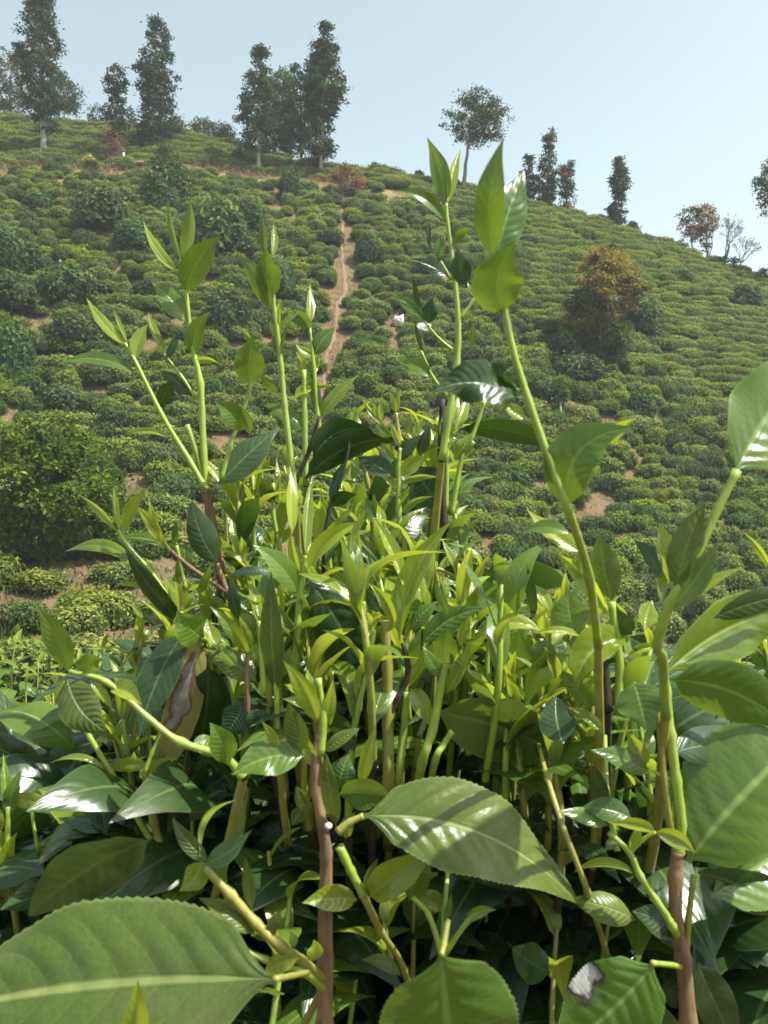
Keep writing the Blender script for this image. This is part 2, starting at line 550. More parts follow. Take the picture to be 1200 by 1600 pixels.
# the near bank under the camera and the wide land beyond
bx_, by_ = np.meshgrid(np.linspace(-40, 40, 90), np.concatenate([np.linspace(-30, 0, 20), np.linspace(0.3, 14, 60)]), indexing='ij')
bz_ = np.interp(by_, [-30, -4, 0.6, 2.2, 6, 14], [2.0, -0.9, -1.15, -1.45, -3.2, -7.5]) + 0.05 * np.sin(bx_ * 3.1) * np.sin(by_ * 2.7) - 0.035 * bx_
n_i, n_j = bx_.shape
idx = np.arange(n_i * n_j).reshape(n_i, n_j)
quads = np.stack([idx[:-1, :-1], idx[1:, :-1], idx[1:, 1:], idx[:-1, 1:]], -1).reshape(-1, 4)
bank = link('near_bank', mesh_np('near_bank', np.stack([bx_, by_, bz_], -1).reshape(-1, 3), quads, MAT['soil'], True, attr={'dry': np.full(n_i * n_j, 0.3)}))
tag(bank, None, None, kind='structure')
gv = np.array([(-220, -60, -22), (220, -60, -22), (220, 260, -22), (-220, 260, -22)])
g = link('ground', mesh_np('ground', gv, np.array([[0, 1, 2, 3]]), MAT['soil'], attr={'dry': np.full(4, 0.3)}))
tag(g, None, None, kind='structure')


def strip(name, pts, width_px):
    """a path strip following the slope under a polyline of photograph pixels"""
    P = smooth_poly(np.array(pts, float), 14)
    ws = np.interp(np.linspace(0, 1, len(P)), np.linspace(0, 1, len(width_px)), width_px)
    rows = []
    for i, (x, y) in enumerate(P):
        jit = 0.9 * math.sin(i * 1.9) + 0.9 * math.sin(i * 0.73) + 0.5 * math.sin(i * 4.1)
        row = []
        for k in np.linspace(-1, 1, 7):
            w = ws[i] * (1 + 0.28 * jit + 0.25 * math.sin(i * 2.7) * k)
            p = hill(np.array(x + k * w), np.array(float(y)))
            p = p + np.array([0, -0.02, 0.05 - 0.075 * k * k + 0.02 * math.sin(i * 1.3 + 4 * k) + 0.02 * math.sin(i * 3.1 - 6 * k)])
            row.append(p)
        rows.append(row)
    G = np.array(rows)
    a, b2 = G.shape[:2]
    ix = np.arange(a * b2).reshape(a, b2)
    q = np.stack([ix[:-1, :-1], ix[:-1, 1:], ix[1:, 1:], ix[1:, :-1]], -1).reshape(-1, 4)
    o = link(name, mesh_np(name, G.reshape(-1, 3), q, MAT['path'], True))
    tag(o, None, None, kind='structure')
    return o


FOOTPATH = [(533, 306), (535, 340), (533, 380), (536, 415), (538, 448), (528, 470), (524, 500), (520, 535), (508, 560), (506, 600), (500, 640), (498, 690), (512, 750)]
strip('footpath', FOOTPATH, [2.5, 3, 3.5, 4.5, 4.5, 4, 4, 4, 4, 3])
strip('dirt_track', [(-60, 271), (40, 268), (130, 273), (220, 268), (300, 268), (360, 270), (440, 284), (520, 297), (600, 307), (690, 322)], [3, 3, 4, 3, 3, 4, 4, 5, 3, 3])

PATH_XY = smooth_poly(np.array(FOOTPATH, float), 8)
BARE = [(945, 800, 38, 34), (900, 850, 14, 16), (985, 905, 26, 14), (618, 548, 26, 30), (600, 520, 14, 10), (622, 505, 20, 18), (658, 518, 24, 20), (575, 765, 52, 18), (545, 840, 45, 16), (180, 790, 30, 10),
        (130, 925, 14, 16), (75, 590, 10, 60), (78, 520, 10, 30), (95, 300, 9, 26), (175, 295, 12, 22), (255, 860, 20, 10), (350, 700, 14, 18), (545, 500, 9, 20), (563, 470, 8, 26),
        (430, 318, 14, 22), (405, 290, 22, 8), (440, 345, 8, 16), (545, 287, 24, 6), (610, 303, 30, 5), (720, 585, 20, 12), (700, 385, 18, 10), (760, 330, 26, 12), (640, 845, 16, 8), (690, 855, 14, 6),
        (1090, 595, 14, 14), (1180, 745, 16, 10), (1050, 640, 16, 8), (800, 560, 10, 10), (255, 545, 10, 14), (400, 495, 12, 10), (505, 520, 10, 14), (70, 862, 22, 10), (940, 660, 16, 8), (985, 745, 20, 8), (770, 640, 18, 7), (45, 855, 14, 14)]


def leaf_cards(P, N, U, ln, wd, tint):
    """folded diamond leaves: P base points, N outward normals, U leaf directions; 4 verts each"""
    S = np.cross(U, N)
    S /= np.linalg.norm(S, axis=1)[:, None] + 1e-9
    a = P
    b = P + U * (ln * 0.45)[:, None] + S * (wd * 0.5)[:, None] + N * (wd * 0.12)[:, None]
    c = P + U * ln[:, None] - N * (ln * 0.10)[:, None]
    d = P + U * (ln * 0.45)[:, None] - S * (wd * 0.5)[:, None] + N * (wd * 0.12)[:, None]
    V = np.stack([a, b, c, d], 1).reshape(-1, 3)
    Q = np.arange(len(P) * 4).reshape(-1, 4)
    return V, Q, np.repeat(tint, 4)


def rand_unit(n, rng):
    v = rng.normal(size=(n, 3))
    return v / np.linalg.norm(v, axis=1)[:, None]


def dome_radius(az, el, ph, lump):
    return 1.0 + lump * (0.55 * np.sin(az * 2 + ph[0]) * np.cos(el) + 0.45 * np.sin(az * 3 + ph[1] + el * 2) + 0.4 * np.sin(az * 5 + ph[2]) * np.sin(el * 4 + ph[3]))


def bush_mesh(name, mat, seed, rx, ry, rz, n, ln, flat=2.6, lump=0.10, low=-0.12, tip=0.5, spray=0.0):
    """A clipped cushion of small leaves over a twiggy core, standing on its origin; flat>2 flattens the top."""
    rng = np.random.default_rng(seed)
    ph = rng.uniform(0, 6.28, 4)
    d = rand_unit(int(n * 1.9), rng)
    d = d[d[:, 2] > low - 0.25][:n]
    n = len(d)
    az = np.arctan2(d[:, 1], d[:, 0])
    el = np.arcsin(np.clip(d[:, 2], -1, 1))
    r = dome_radius(az, el, ph, lump)
    # superellipse: flattened clipped top
    k = (np.abs(d[:, 0]) ** flat + np.abs(d[:, 1]) ** flat + np.abs(d[:, 2]) ** flat) ** (-1.0 / flat)
    depth = 1 - np.abs(rng.normal(0, 0.085, n)) + rng.normal(0, 0.025, n) + spray * np.maximum(rng.normal(0, 1, n), 0)
    P = d * (k * r * depth)[:, None] * np.array([rx, ry, rz])
    h = rz * 0.46
    P[:, 2] += h
    keep = P[:, 2] > 0.03
    P, d, depth = P[keep], d[keep], depth[keep]
    n = len(P)
    N = d / np.array([rx, ry, rz])
    N /= np.linalg.norm(N, axis=1)[:, None]
    N = N + rng.normal(0, 0.45, (n, 3)) + np.array([0, 0, 0.35])
    N /= np.linalg.norm(N, axis=1)[:, None]
    U = rand_unit(n, rng) * 0.9 + np.array([0, 0, 0.45]) + d * 0.5
    U -= N * np.sum(U * N, 1)[:, None]
    U /= np.linalg.norm(U, axis=1)[:, None] + 1e-9
    top = np.clip((P[:, 2] / (h + rz) - 0.35) / 0.5, 0, 1)
    tint = np.clip(0.30 + tip * top * np.clip((depth - 0.82) * 5, 0, 1) + rng.normal(0, 0.30, n), 0, 1)
    V, Q, T = leaf_cards(P, N, U, ln * rng.uniform(0.7, 1.25, n), ln * 0.46 * rng.uniform(0.8, 1.2, n), tint)
    # core
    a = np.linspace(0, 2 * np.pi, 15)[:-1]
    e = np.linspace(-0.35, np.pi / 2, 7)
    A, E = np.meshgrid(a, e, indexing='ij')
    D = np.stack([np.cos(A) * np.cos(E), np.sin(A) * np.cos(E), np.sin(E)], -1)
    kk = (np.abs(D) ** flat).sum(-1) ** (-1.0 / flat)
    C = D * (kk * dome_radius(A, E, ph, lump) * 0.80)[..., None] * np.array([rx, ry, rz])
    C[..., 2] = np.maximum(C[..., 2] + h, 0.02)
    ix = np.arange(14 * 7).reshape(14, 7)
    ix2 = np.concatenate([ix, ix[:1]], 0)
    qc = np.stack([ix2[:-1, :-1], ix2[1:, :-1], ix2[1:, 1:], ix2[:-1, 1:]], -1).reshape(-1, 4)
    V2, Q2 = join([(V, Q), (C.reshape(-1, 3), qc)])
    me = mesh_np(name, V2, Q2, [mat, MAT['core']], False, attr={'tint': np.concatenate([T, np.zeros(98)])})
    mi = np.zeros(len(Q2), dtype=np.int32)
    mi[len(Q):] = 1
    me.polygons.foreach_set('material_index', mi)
    return me


def stems_mesh(name, mat, seed, r, h, n=6, th=0.018):
    rng = np.random.default_rng(seed)
    parts = []
    for i in range(n):
        a = rng.uniform(0, 6.28)
        e = np.array([math.cos(a), math.sin(a), 0]) * r * rng.uniform(0.35, 0.8)
        P = np.array([e * 0.12 + [0, 0, -0.15], e * 0.3 + [0, 0, h * 0.35], e * 0.75 + [0, 0, h * 0.75], e + [0, 0, h]])
        V, q = tube(P, [th * 1.3, th, th * 0.8, th * 0.4], 5)
        parts.append((V, fix_tris(V, q)))
    V, T = join(parts)
    return mesh_np(name, V, T, mat)


BUSHV = []
for i, (mk, rx, ry, rz, n, lump) in enumerate([
        ('bush_mid', .58, .50, .42, 1900, .15), ('bush_bright', .52, .48, .38, 1800, .13), ('bush_dark', .56, .52, .46, 1800, .17),
        ('bush_mid', .70, .46, .40, 2100, .16), ('bush_bright', .66, .50, .40, 2100, .14), ('bush_mid', .50, .46, .44, 1700, .17),
        ('bush_dark', .64, .50, .44, 1900, .18), ('bush_bright', .48, .46, .42, 1600, .12)]):
    BUSHV.append((bush_mesh('tea_bush_foliage', MAT[mk], 100 + i, rx, ry, rz, int(n * 0.62), 0.125, 3.0, lump, spray=0.05), {'bush_mid': 'mid green', 'bush_bright': 'bright yellow-green', 'bush_dark': 'dark green'}[mk]))
HEDGEV = []
for i, (mk, rx, ry, rz) in enumerate([('bush_mid', .80, .42, .36), ('bush_bright', .82, .44, .36), ('bush_mid', .78, .40, .38), ('bush_bright', .8, .42, .34)]):
    HEDGEV.append((bush_mesh('hedge_foliage', MAT[mk], 140 + i, rx, ry, rz, 1400, 0.12, 3.0, 0.13, spray=0.04), {'bush_mid': 'mid green', 'bush_bright': 'bright yellow-green'}[mk]))
BSTEM = [stems_mesh('tea_bush_stems', MAT['trunk_dark'], 60 + i, 0.42, 0.42) for i in range(3)]

# rows along the contours
zs_of = GP[:, :, 2]
rng = np.random.default_rng(21)
BUSHES = []
col_sel = [i for i in range(len(HX)) if -170 <= HX[i] <= 1370]
lev = -5.2
while lev < 27:
    line = []
    for i in col_sel:
        z = np.maximum.accumulate(zs_of[i] + np.arange(zs_of.shape[1]) * 1e-6)
        if z[0] < lev < z[-1] - 0.15:
            j = np.searchsorted(z, lev)
            t = (lev - z[j - 1]) / (z[j] - z[j - 1] + 1e-9)
            line.append((GP[i, j - 1] * (1 - t) + GP[i, j] * t, HX[i], gy[i, j - 1] * (1 - t) + gy[i, j] * t))
        else:
            line.append(None)
    run = []
    runs = []
    for c in line + [None]:
        if c is None:
            if len(run) > 2:
                runs.append(run)
            run = []
        else:
            run.append(c)
    for run in runs:
        P = np.array([r[0] for r in run])
        X = np.array([r[1] for r in run])
        Y = np.array([r[2] for r in run])
        L = np.concatenate([[0], np.cumsum(np.linalg.norm(np.diff(P, axis=0), axis=1))])
        s = rng.uniform(0, 1)
        while s < L[-1]:
            p = np.array([np.interp(s, L, P[:, k]) for k in range(3)])
            x = float(np.interp(s, L, X))
            y = float(np.interp(s, L, Y))
            t = np.array([np.interp(s + .3, L, P[:, k]) for k in range(3)]) - p
            yaw = math.atan2(t[1], t[0])
            hedge = (x > 830 and y < 1.05 * (skyline(x)) + 170 + (x - 830) * 0.15) or (x < 620 and y < np.interp(x, [0, 620], [262, 300]) and y < 262 + max(0, x - 300) * 0.1) or (x > 620 and y < skyline(x) + 36)
            wild = (not hedge)
            if hedge:
                step = rng.uniform(0.85, 1.1) if rng.uniform() > 0.05 else 2.0
                off = rng.normal(0, 0.09, 2)
            else:
                step = rng.choice([rng.uniform(0.62, 0.80), rng.uniform(0.85, 1.15)], p=[0.84, 0.16])
                off = rng.normal(0, 0.10, 2)
            ok = True
            for (cx, cy, ax, ay) in BARE:
                if ((x - cx) / ax) ** 2 + ((y - cy) / ay) ** 2 < 0.6:
                    ok = False
                    break
            dpx = np.min(np.hypot(PATH_XY[:, 0] - x, PATH_XY[:, 1] - y))
            if dpx < 0.34 / p[1] * F + 4:
                ok = False
            ry_ = np.interp(x, [-700, 0, 130, 260, 340, 420, 520, 620, 690], [272, 268, 272, 268, 266, 278, 293, 308, 322])
            if x < 690 and abs(y - 2 - ry_) < np.interp(x, [0, 300, 420, 690], [6, 6, 7, 6]):
                ok = False
            if wild and rng.uniform() < 0.08:
                ok = False
            if ok:
                base = rng.uniform(0.58, 0.92) if wild else rng.uniform(0.72, 0.92)
                if p[1] < 16:
                    off = off * 1.6
                sc = np.array([base * rng.uniform(0.90, 1.16), base * rng.uniform(0.9, 1.1), base * rng.uniform(0.85, 1.25)])
                BUSHES.append(dict(p=p + np.array([off[0] * math.cos(yaw), off[1] * 0.6, -0.03]), x=x, y=y, yaw=yaw + (rng.normal(0, 0.4) if wild else rng.normal(0, 0.05)) + (math.pi if rng.uniform() < .5 else 0), s=sc, hedge=hedge, v=int(rng.integers(0, 8)) if wild else int(rng.integers(0, 4))))
            s += step * (0.9 if p[1] < 18 else 1.0)
    slope_mid = np.interp(lev, [-5, 0, 14, 20, 26], [0.43, 0.42, 0.45, 0.42, 0.36])
    lev += slope_mid


MARKS = [(68, 215, 'the tallest evergreen at left'), (142, 262, 'the yellow-topped shrub'), (242, 225, 'the second tall evergreen'), (405, 255, 'the pale-trunked cluster evergreen'), (500, 270, 'the tallest cluster evergreen'), (545, 285, 'the dry reddish shrub'),
         (535, 340, 'the top of the footpath'), (537, 430, 'the footpath bend'), (520, 530, 'the lower footpath'), (505, 640, 'the foot of the footpath'), (623, 500, 'the left white sack'), (658, 512, 'the right white sack'),
         (940, 470, 'the orange tree'), (938, 570, 'the foot of the orange tree'), (872, 640, 'the yellow-green sapling'), (945, 800, 'the large bare soil patch'), (985, 905, 'the small bare patch at right'), (90, 740, 'the leafy tree at lower left'), (15, 770, 'the bleached dead bush'),
         (722, 300, 'the broad-crowned ridge tree'), (963, 350, 'the column-shaped evergreen'), (1131, 410, 'the pale leafless tree'), (160, 335, 'the shrub below the dirt track'), (345, 350, 'the largest dark shrub'), (110, 440, 'the shrub left of the leaning shoots'), (10, 400, 'the dark shrub at the left edge'),
         (284, 330, 'the tip of the leftmost tall shoot'), (135, 465, 'the tip of the leaning left shoot'), (88, 572, 'the drooping leaf at far left'), (415, 350, 'the tip of the second tall shoot'), (484, 440, 'the striped bud left of the footpath'), (613, 300, 'the long curved leaf at top centre'), (700, 600, 'the crumpled dark leaf'),
         (990, 660, 'the curled leaf tip at right'), (1150, 650, 'the big glossy leaf at the right edge'), (1105, 800, 'the folded leaf on the bent stem'), (55, 950, 'the upright leaf at lower left'), (122, 772, 'the pale leaf tip at left'), (825, 797, 'the white-lit leaf right of centre'), (780, 860, 'the pale spike leaf right of centre'), (562, 830, 'the upright central leaf'), (1165, 885, 'the leaf pointing to the right edge')]


def bush_zone(b):
    x, y = b['x'], b['y']
    mx, my, nm = min(MARKS, key=lambda m: math.hypot(x - m[0], (y - m[1]) * 1.2))
    dx, dy = x - mx, y - my
    r = math.hypot(dx, dy)
    near_ = 'just ' if r < 28 else ('' if r < 55 else ('well ' if r < 85 else 'far '))
    if abs(dx) > 2.2 * abs(dy):
        w = 'left of' if dx < 0 else 'right of'
    elif abs(dy) > 2.2 * abs(dx):
        w = 'above' if dy < 0 else 'below'
    else:
        w = ('above-' if dy < 0 else 'below-') + ('left of' if dx < 0 else 'right of')
    return near_ + w + ' ' + nm


SHRUB_SPOTS = [  # x, y(base), half width px, height px : taller unclipped shrubs among the rows
    (160, 368, 36, 66), (208, 398, 30, 44), (340, 395, 46, 80), (385, 372, 30, 55), (10, 432, 34, 62), (45, 428, 22, 44), (110, 470, 42, 56), (120, 540, 38, 50), (355, 520, 30, 66),
    (572, 408, 17, 46), (453, 312, 18, 44), (262, 318, 34, 62), (20, 490, 36, 60), (440, 470, 22, 56), (15, 590, 30, 80), (250, 330, 22, 36), (640, 500, 16, 24), (880, 560, 30, 44), (905, 600, 36, 40), (1000, 520, 34, 56), (780, 455, 22, 40),
    (700, 605, 20, 32), (845, 630, 24, 38), (1000, 650, 20, 42), (300, 420, 26, 34), (95, 640, 34, 46), (985, 470, 24, 36), (800, 760, 26, 40), (1160, 480, 26, 34), (1060, 440, 18, 20), (230, 470, 24, 30), (60, 330, 26, 30)]


def near_shrub(b):
    for (x, y, w, h) in SHRUB_SPOTS:
        if abs(b['x'] - x) < w * 0.75 and -0.45 * h < b['y'] - y < 0.1 * h:
            return True
    return False


BUSHES = [b for b in BUSHES if not near_shrub(b)]
for b in BUSHES:
    vis = -25 < b['x'] < 1225 and b['y'] < 1080
    b['score'] = (b['s'][0] / b['p'][1]) if vis else -1
BUSHES.sort(key=lambda b: -b['score'])
near, rest = BUSHES[:300], [b for b in BUSHES[300:]]
LABELS = {}
for b in near:
    me, tone = (HEDGEV if b['hedge'] else BUSHV)[b['v'] % (4 if b['hedge'] else 8)]
    size = 'small' if b['s'][0] < 0.68 else ('broad' if b['s'][0] > 0.86 else 'rounded')
    kind_ = 'tea hedge bush' if b['hedge'] else 'tea bush'
    lab = f'{size} {tone} {kind_} {bush_zone(b)}'
    if len(lab.split()) > 14:
        lab = lab.replace('bright ', '')
    LABELS.setdefault(lab, []).append(b)
ORD = ['leftmost', 'second', 'third', 'fourth', 'fifth', 'sixth', 'seventh', 'eighth']
for lab, bs in LABELS.items():                      # look-alikes round one landmark: told apart from left to right
    bs.sort(key=lambda b: b['x'])
    for i, b in enumerate(bs):
        if len(bs) == 1:
            b['label'] = lab
        elif i == len(bs) - 1:
            b['label'] = lab + ', rightmost such'
        else:
            b['label'] = lab + ', ' + ORD[min(i, 7)] + ' such'
        if len(b['label'].split()) > 16:
            b['label'] = b['label'].replace(' tea hedge bush', ' bush').replace(' tea bush', ' bush')
        if len(b['label'].split()) > 16:
            b['label'] = b['label'].replace(' green bush', ' bush')
for b in near:
    me, tone = (HEDGEV if b['hedge'] else BUSHV)[b['v'] % (4 if b['hedge'] else 8)]
    o = link('tea_bush', None, None, b['p'])
    o.rotation_euler = (0, 0, b['yaw'])
    o.scale = b['s']
    tag(o, b['label'], 'tea bush', 'tea bushes planted on the hillside')
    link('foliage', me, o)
    link('stems', BSTEM[b['v'] % 3], o)

# the other rows, smaller in view, as one planting
src = bpy.data.collections.new('row_bush_sources')
for i, (me, _) in enumerate(BUSHV + HEDGEV):
    so = bpy.data.objects.new('row_bush_%02d' % i, me)
    src.objects.link(so)
pm = mesh_np('tea_rows', np.array([b['p'] for b in rest]), np.array([[0, 1, 2]]), None)
pm.clear_geometry()
pm.vertices.add(len(rest))
pm.vertices.foreach_set('co', np.array([b['p'] for b in rest], dtype=np.float32).ravel())
a = pm.attributes.new('rot', 'FLOAT_VECTOR', 'POINT')
a.data.foreach_set('vector', np.array([(0, 0, b['yaw']) for b in rest], dtype=np.float32).ravel())
a = pm.attributes.new('scl', 'FLOAT_VECTOR', 'POINT')
a.data.foreach_set('vector', np.array([b['s'] for b in rest], dtype=np.float32).ravel())
a = pm.attributes.new('pick', 'INT', 'POINT')
a.data.foreach_set('value', np.array([(8 + b['v'] % 4) if b['hedge'] else b['v'] for b in rest], dtype=np.int32))
rows = link('tea_rows', pm)
tag(rows, 'many small clipped tea bushes planted in rows over the far hillside', 'tea rows', kind='stuff')


def instancer(obj, coll):
    ng = bpy.data.node_groups.new('instance_rows', 'GeometryNodeTree')
    ng.interface.new_socket('Geometry', in_out='INPUT', socket_type='NodeSocketGeometry')
    ng.interface.new_socket('Geometry', in_out='OUTPUT', socket_type='NodeSocketGeometry')
    N, L = ng.nodes, ng.links
    gi = N.new('NodeGroupInput')
    go = N.new('NodeGroupOutput')
    ci = N.new('GeometryNodeCollectionInfo')
    ci.inputs['Collection'].default_value = coll
    ci.inputs['Separate Children'].default_value = True
    ci.inputs['Reset Children'].default_value = True
    ip = N.new('GeometryNodeInstanceOnPoints')
    ip.inputs['Pick Instance'].default_value = True

    def attr(nm, typ):
        nd = N.new('GeometryNodeInputNamedAttribute')
        nd.data_type = typ
        nd.inputs['Name'].default_value = nm
        return nd.outputs['Attribute']
    L.new(gi.outputs[0], ip.inputs['Points'])
    L.new(ci.outputs[0], ip.inputs['Instance'])
    L.new(attr('pick', 'INT'), ip.inputs['Instance Index'])
    L.new(attr('rot', 'FLOAT_VECTOR'), ip.inputs['Rotation'])
    L.new(attr('scl', 'FLOAT_VECTOR'), ip.inputs['Scale'])
    L.new(ip.outputs[0], go.inputs[0])
    md = obj.modifiers.new('rows', 'NODES')
    md.node_group = ng


instancer(rows, src)


# ------------------------------------------------------------------ taller shrubs among the rows
SHRUBV = [bush_mesh('shrub_foliage', MAT['shrub'], 200 + i, .5, .5, .55, 1300, 0.14, 2.0, 0.22, -0.5, 0.55, 0.08) for i in range(5)]
SHRUB_WORDS = ['just under the dirt track near the left tall tree', 'left of centre on the upper slope, below a rounder shrub', 'the largest one left of the footpath on the upper slope', 'right beside the largest dark shrub on the upper slope',
               'at the left edge of the picture, upper of the two there', 'close beside the shrub at the left edge', 'among the rows left of the leaning foreground shoots', 'below a like shrub left of the leaning shoots', 'between the two left foreground shoots',
               'narrow and upright, right beside the footpath', 'standing alone below the cluster of tall trees', 'large and paler, below the second tall tree', 'at the left edge of the picture below two others', 'behind the second tall foreground shoot', 'at the left edge at mid height', 'small, beside the paler large shrub below the tall tree', 'between the two white bags', 'in the shadow at the left foot of the orange tree', 'below the shadow of the orange tree', 'just right of the orange tree',
               'behind the folded leaf of the tall right shoot', 'behind the crumpled dark leaf at the centre', 'behind the thick right foreground stem', 'on the middle slope below the orange tree', 'left of centre behind the leftmost tall shoot', 'on the lower left slope above the leafy tree', 'right shoulder of the orange tree', 'on the lower slope right of centre', 'at the far right edge among terrace rows', 'small, on the ridge right of the orange tree', 'behind the two left foreground shoots, low and small', 'just below the dirt track near the left edge']
rng = np.random.default_rng(5)
for (x, y, w, h), word in zip(SHRUB_SPOTS, SHRUB_WORDS):
    p = hill(np.array(float(x)), np.array(float(y)))
    k = p[1] / F
    o = link('dark_shrub', None, None, p)
    o.rotation_euler = (0, 0, rng.uniform(0, 6.28))
    o.scale = (w * k / 0.5, w * k / 0.5, h * k / 0.80)
    tag(o, 'dark leafy shrub ' + word, 'shrub', 'taller shrubs among the tea rows')
    link('foliage', SHRUBV[int(rng.integers(0, 5))], o)
    link('stems', BSTEM[int(rng.integers(0, 3))], o)


# ------------------------------------------------------------------ trees
def tree(name, label, base, top, prof, mats, trunk='trunk_grey', clump_px=9, nclump=90, per=26, leaf=0.17, flat=0.5, tw=3.2, seed=1, lean=0.0, extra=0.0, hollow=0.35, fork=None, group=None, behind=0.0, cat='tree'):
    """prof = [(row, half width, centre column)] of the crown, in photograph pixels; base = (col,row)."""
    rng = np.random.default_rng(seed)
    bx, by = base
    p0 = hill(np.array(float(bx)), np.array(float(by))).copy()
    if behind:
        p0[0] *= (p0[1] + behind) / p0[1]
        p0[1] += behind
        p0[2] = (800 - max(by, skyline(bx) + 1)) / F * p0[1] - 0.25
    k = p0[1] / F

    def W(x, y, dy=0.0):
        return np.array([(x - bx) * k, dy, (by - y) * k])
    root = link(name, None, None, p0)
    tag(root, label, cat, group)
    tx, ty = top
    # trunk
    rr = tw * k * 0.5
    nseg = 9
    pts, rad = [], []
    wob = rng.normal(0, 1.0, (nseg + 1, 2))
    for i in range(nseg + 1):
        t = i / nseg
        pts.append(W(bx + (tx - bx) * t + wob[i, 0] * 0.8 * (0 < t < 1), by + (ty - by) * t, wob[i, 1] * 0.8 * k * (0 < t < 1)))
        rad.append(rr * (1.15 - 1.0 * t) if t > 0 else rr * 1.5)
    pts[0] = pts[0] - np.array([0, 0, 0.3])
    pts = np.array(pts)
    V, q = tube(pts, rad, 7)
    tparts = [(V, fix_tris(V, q))]
    rows_ = [a[0] for a in prof]
    hws = [a[1] * 1.05 for a in prof]
    cxs = [a[2] for a in prof]
    ys = np.linspace(min(rows_), max(rows_), 200)
    wts = np.interp(ys, rows_, hws) + 2
    cc, ll, tt = [], [], []
    order = rng.choice(len(ys), nclump, p=wts / wts.sum())
    allV, allQ, allT, o4 = [], [], [], 0
    for m, yi in enumerate(order):
        y = ys[yi] + rng.uniform(-2, 2)
        hw = np.interp(y, rows_, hws)
        cx = np.interp(y, rows_, cxs)
        ang = rng.uniform(0, 6.28)
        r = math.sqrt(rng.uniform(hollow ** 2, 1.0)) * hw * rng.uniform(0.8, 1.15)
        c = W(cx + r * math.cos(ang), y, r * math.sin(ang) * k)
        cr = 1.05 * clump_px * k * rng.uniform(0.6, 1.3)
        # branch from the trunk
        tr = np.clip((by - (y + r * rng.uniform(0.15, 0.7))) / (by - ty + 1e-6), 0.02, 0.97)
        s0 = np.array([np.interp(tr, np.linspace(0, 1, nseg + 1), pts[:, a]) for a in range(3)])
        mid = (s0 + c) / 2 + np.array([0, 0, rng.uniform(-0.1, 0.12)]) * np.linalg.norm(c - s0)
        if m % 2 == 0 or extra:
            V, q = tube([s0, mid, c], [rr * 0.28 * (1.2 - tr), rr * 0.18 * (1.2 - tr), 0.006], 4, False)
            tparts.append((V, fix_tris(V, q)))
        n = int(1.9 * per * rng.uniform(0.6, 1.4))
        dd = rng.normal(0, 0.46, (n, 3)) * np.array([1, 1, flat]) * cr
        P = c + dd
        P[:, 2] -= 0.25 * np.hypot(dd[:, 0], dd[:, 1])
        N = rand_unit(n, rng) * 0.8 + np.array([0, 0, 0.7])
        N /= np.linalg.norm(N, axis=1)[:, None]
        U = rand_unit(n, rng) + dd / (cr + 1e-6) * 0.6
        U -= N * np.sum(U * N, 1)[:, None]
        U /= np.linalg.norm(U, axis=1)[:, None] + 1e-9
        ln = 0.95 * leaf * rng.uniform(0.6, 1.35, n)
        tint = np.clip(rng.uniform(0.0, 0.65) + rng.normal(0, 0.2, n), 0, 1)
        v, q, t = leaf_cards(P, N, U, ln, ln * 0.55, tint)
        allV.append(v)
        allQ.append(q + o4)
        allT.append(t)
        o4 += len(v)
    V, T = join(tparts)
    tm = link('trunk', mesh_np('trunk', V, T, MAT[trunk]), root)
    if allV:
        mats = mats if isinstance(mats, (list, tuple)) else [mats]
        me = mesh_np('crown', np.concatenate(allV), np.concatenate(allQ), [MAT[mm] for mm in mats], False, attr={'tint': np.concatenate(allT)})
        if len(mats) > 1:
            # clumps of the second tone, by height and chance
            vz = np.concatenate(allV)[::4]
            ids = (np.sin(vz[:, 0] * 2.1 + vz[:, 2] * 1.3) + np.cos(vz[:, 1] * 1.7 - vz[:, 2] * 2.2) > 0.55).astype(np.int32)
            me.polygons.foreach_set('material_index', ids)
        link('crown', me, root)
    return root


def branching(name, label, base, top, spread, seed, mat, depth=5, tw=3.0, cat='tree', behind=0.0, dens=3, crown_mat=None):
    """leafless tree: recursive forking twigs"""
    rng = np.random.default_rng(seed)
    bx, by = base
    p0 = hill(np.array(float(bx)), np.array(float(by)))
    k = p0[1] / F
    H = (by - top[1]) * k
    parts = []

    def grow(p, d, L, r, lev):
        d = d / np.linalg.norm(d)
        q = p + d * L
        mid = (p + q) / 2 + rng.normal(0, 0.06, 3) * L
        V, f = tube([p, mid, q], [r, r * 0.85, r * 0.68], 5 if lev < 2 else 4, False)
        parts.append((V, fix_tris(V, f)))
        if lev >= depth:
            return
        for _ in range(2 if lev < 1 else int(rng.integers(2, dens + 1))):
            nd = d + rng.normal(0, spread, 3) + np.array([0, 0, 0.18])
            grow(q, nd, L * rng.uniform(0.62, 0.86), max(r * 0.62, 0.008), lev + 1)
    lean = np.array([(top[0] - bx) * k, 0, H])
    for _ in range(2):
        grow(np.array([0, 0, -0.2]), lean + rng.normal(0, 0.12, 3) * H, H * 0.30, tw * k * 0.5, 0)
    V, T = join(parts)
    root = link(name, None, None, p0)
    tag(root, label, cat)
    link('trunk', mesh_np('trunk', V, T, MAT[mat]), root)
    return root


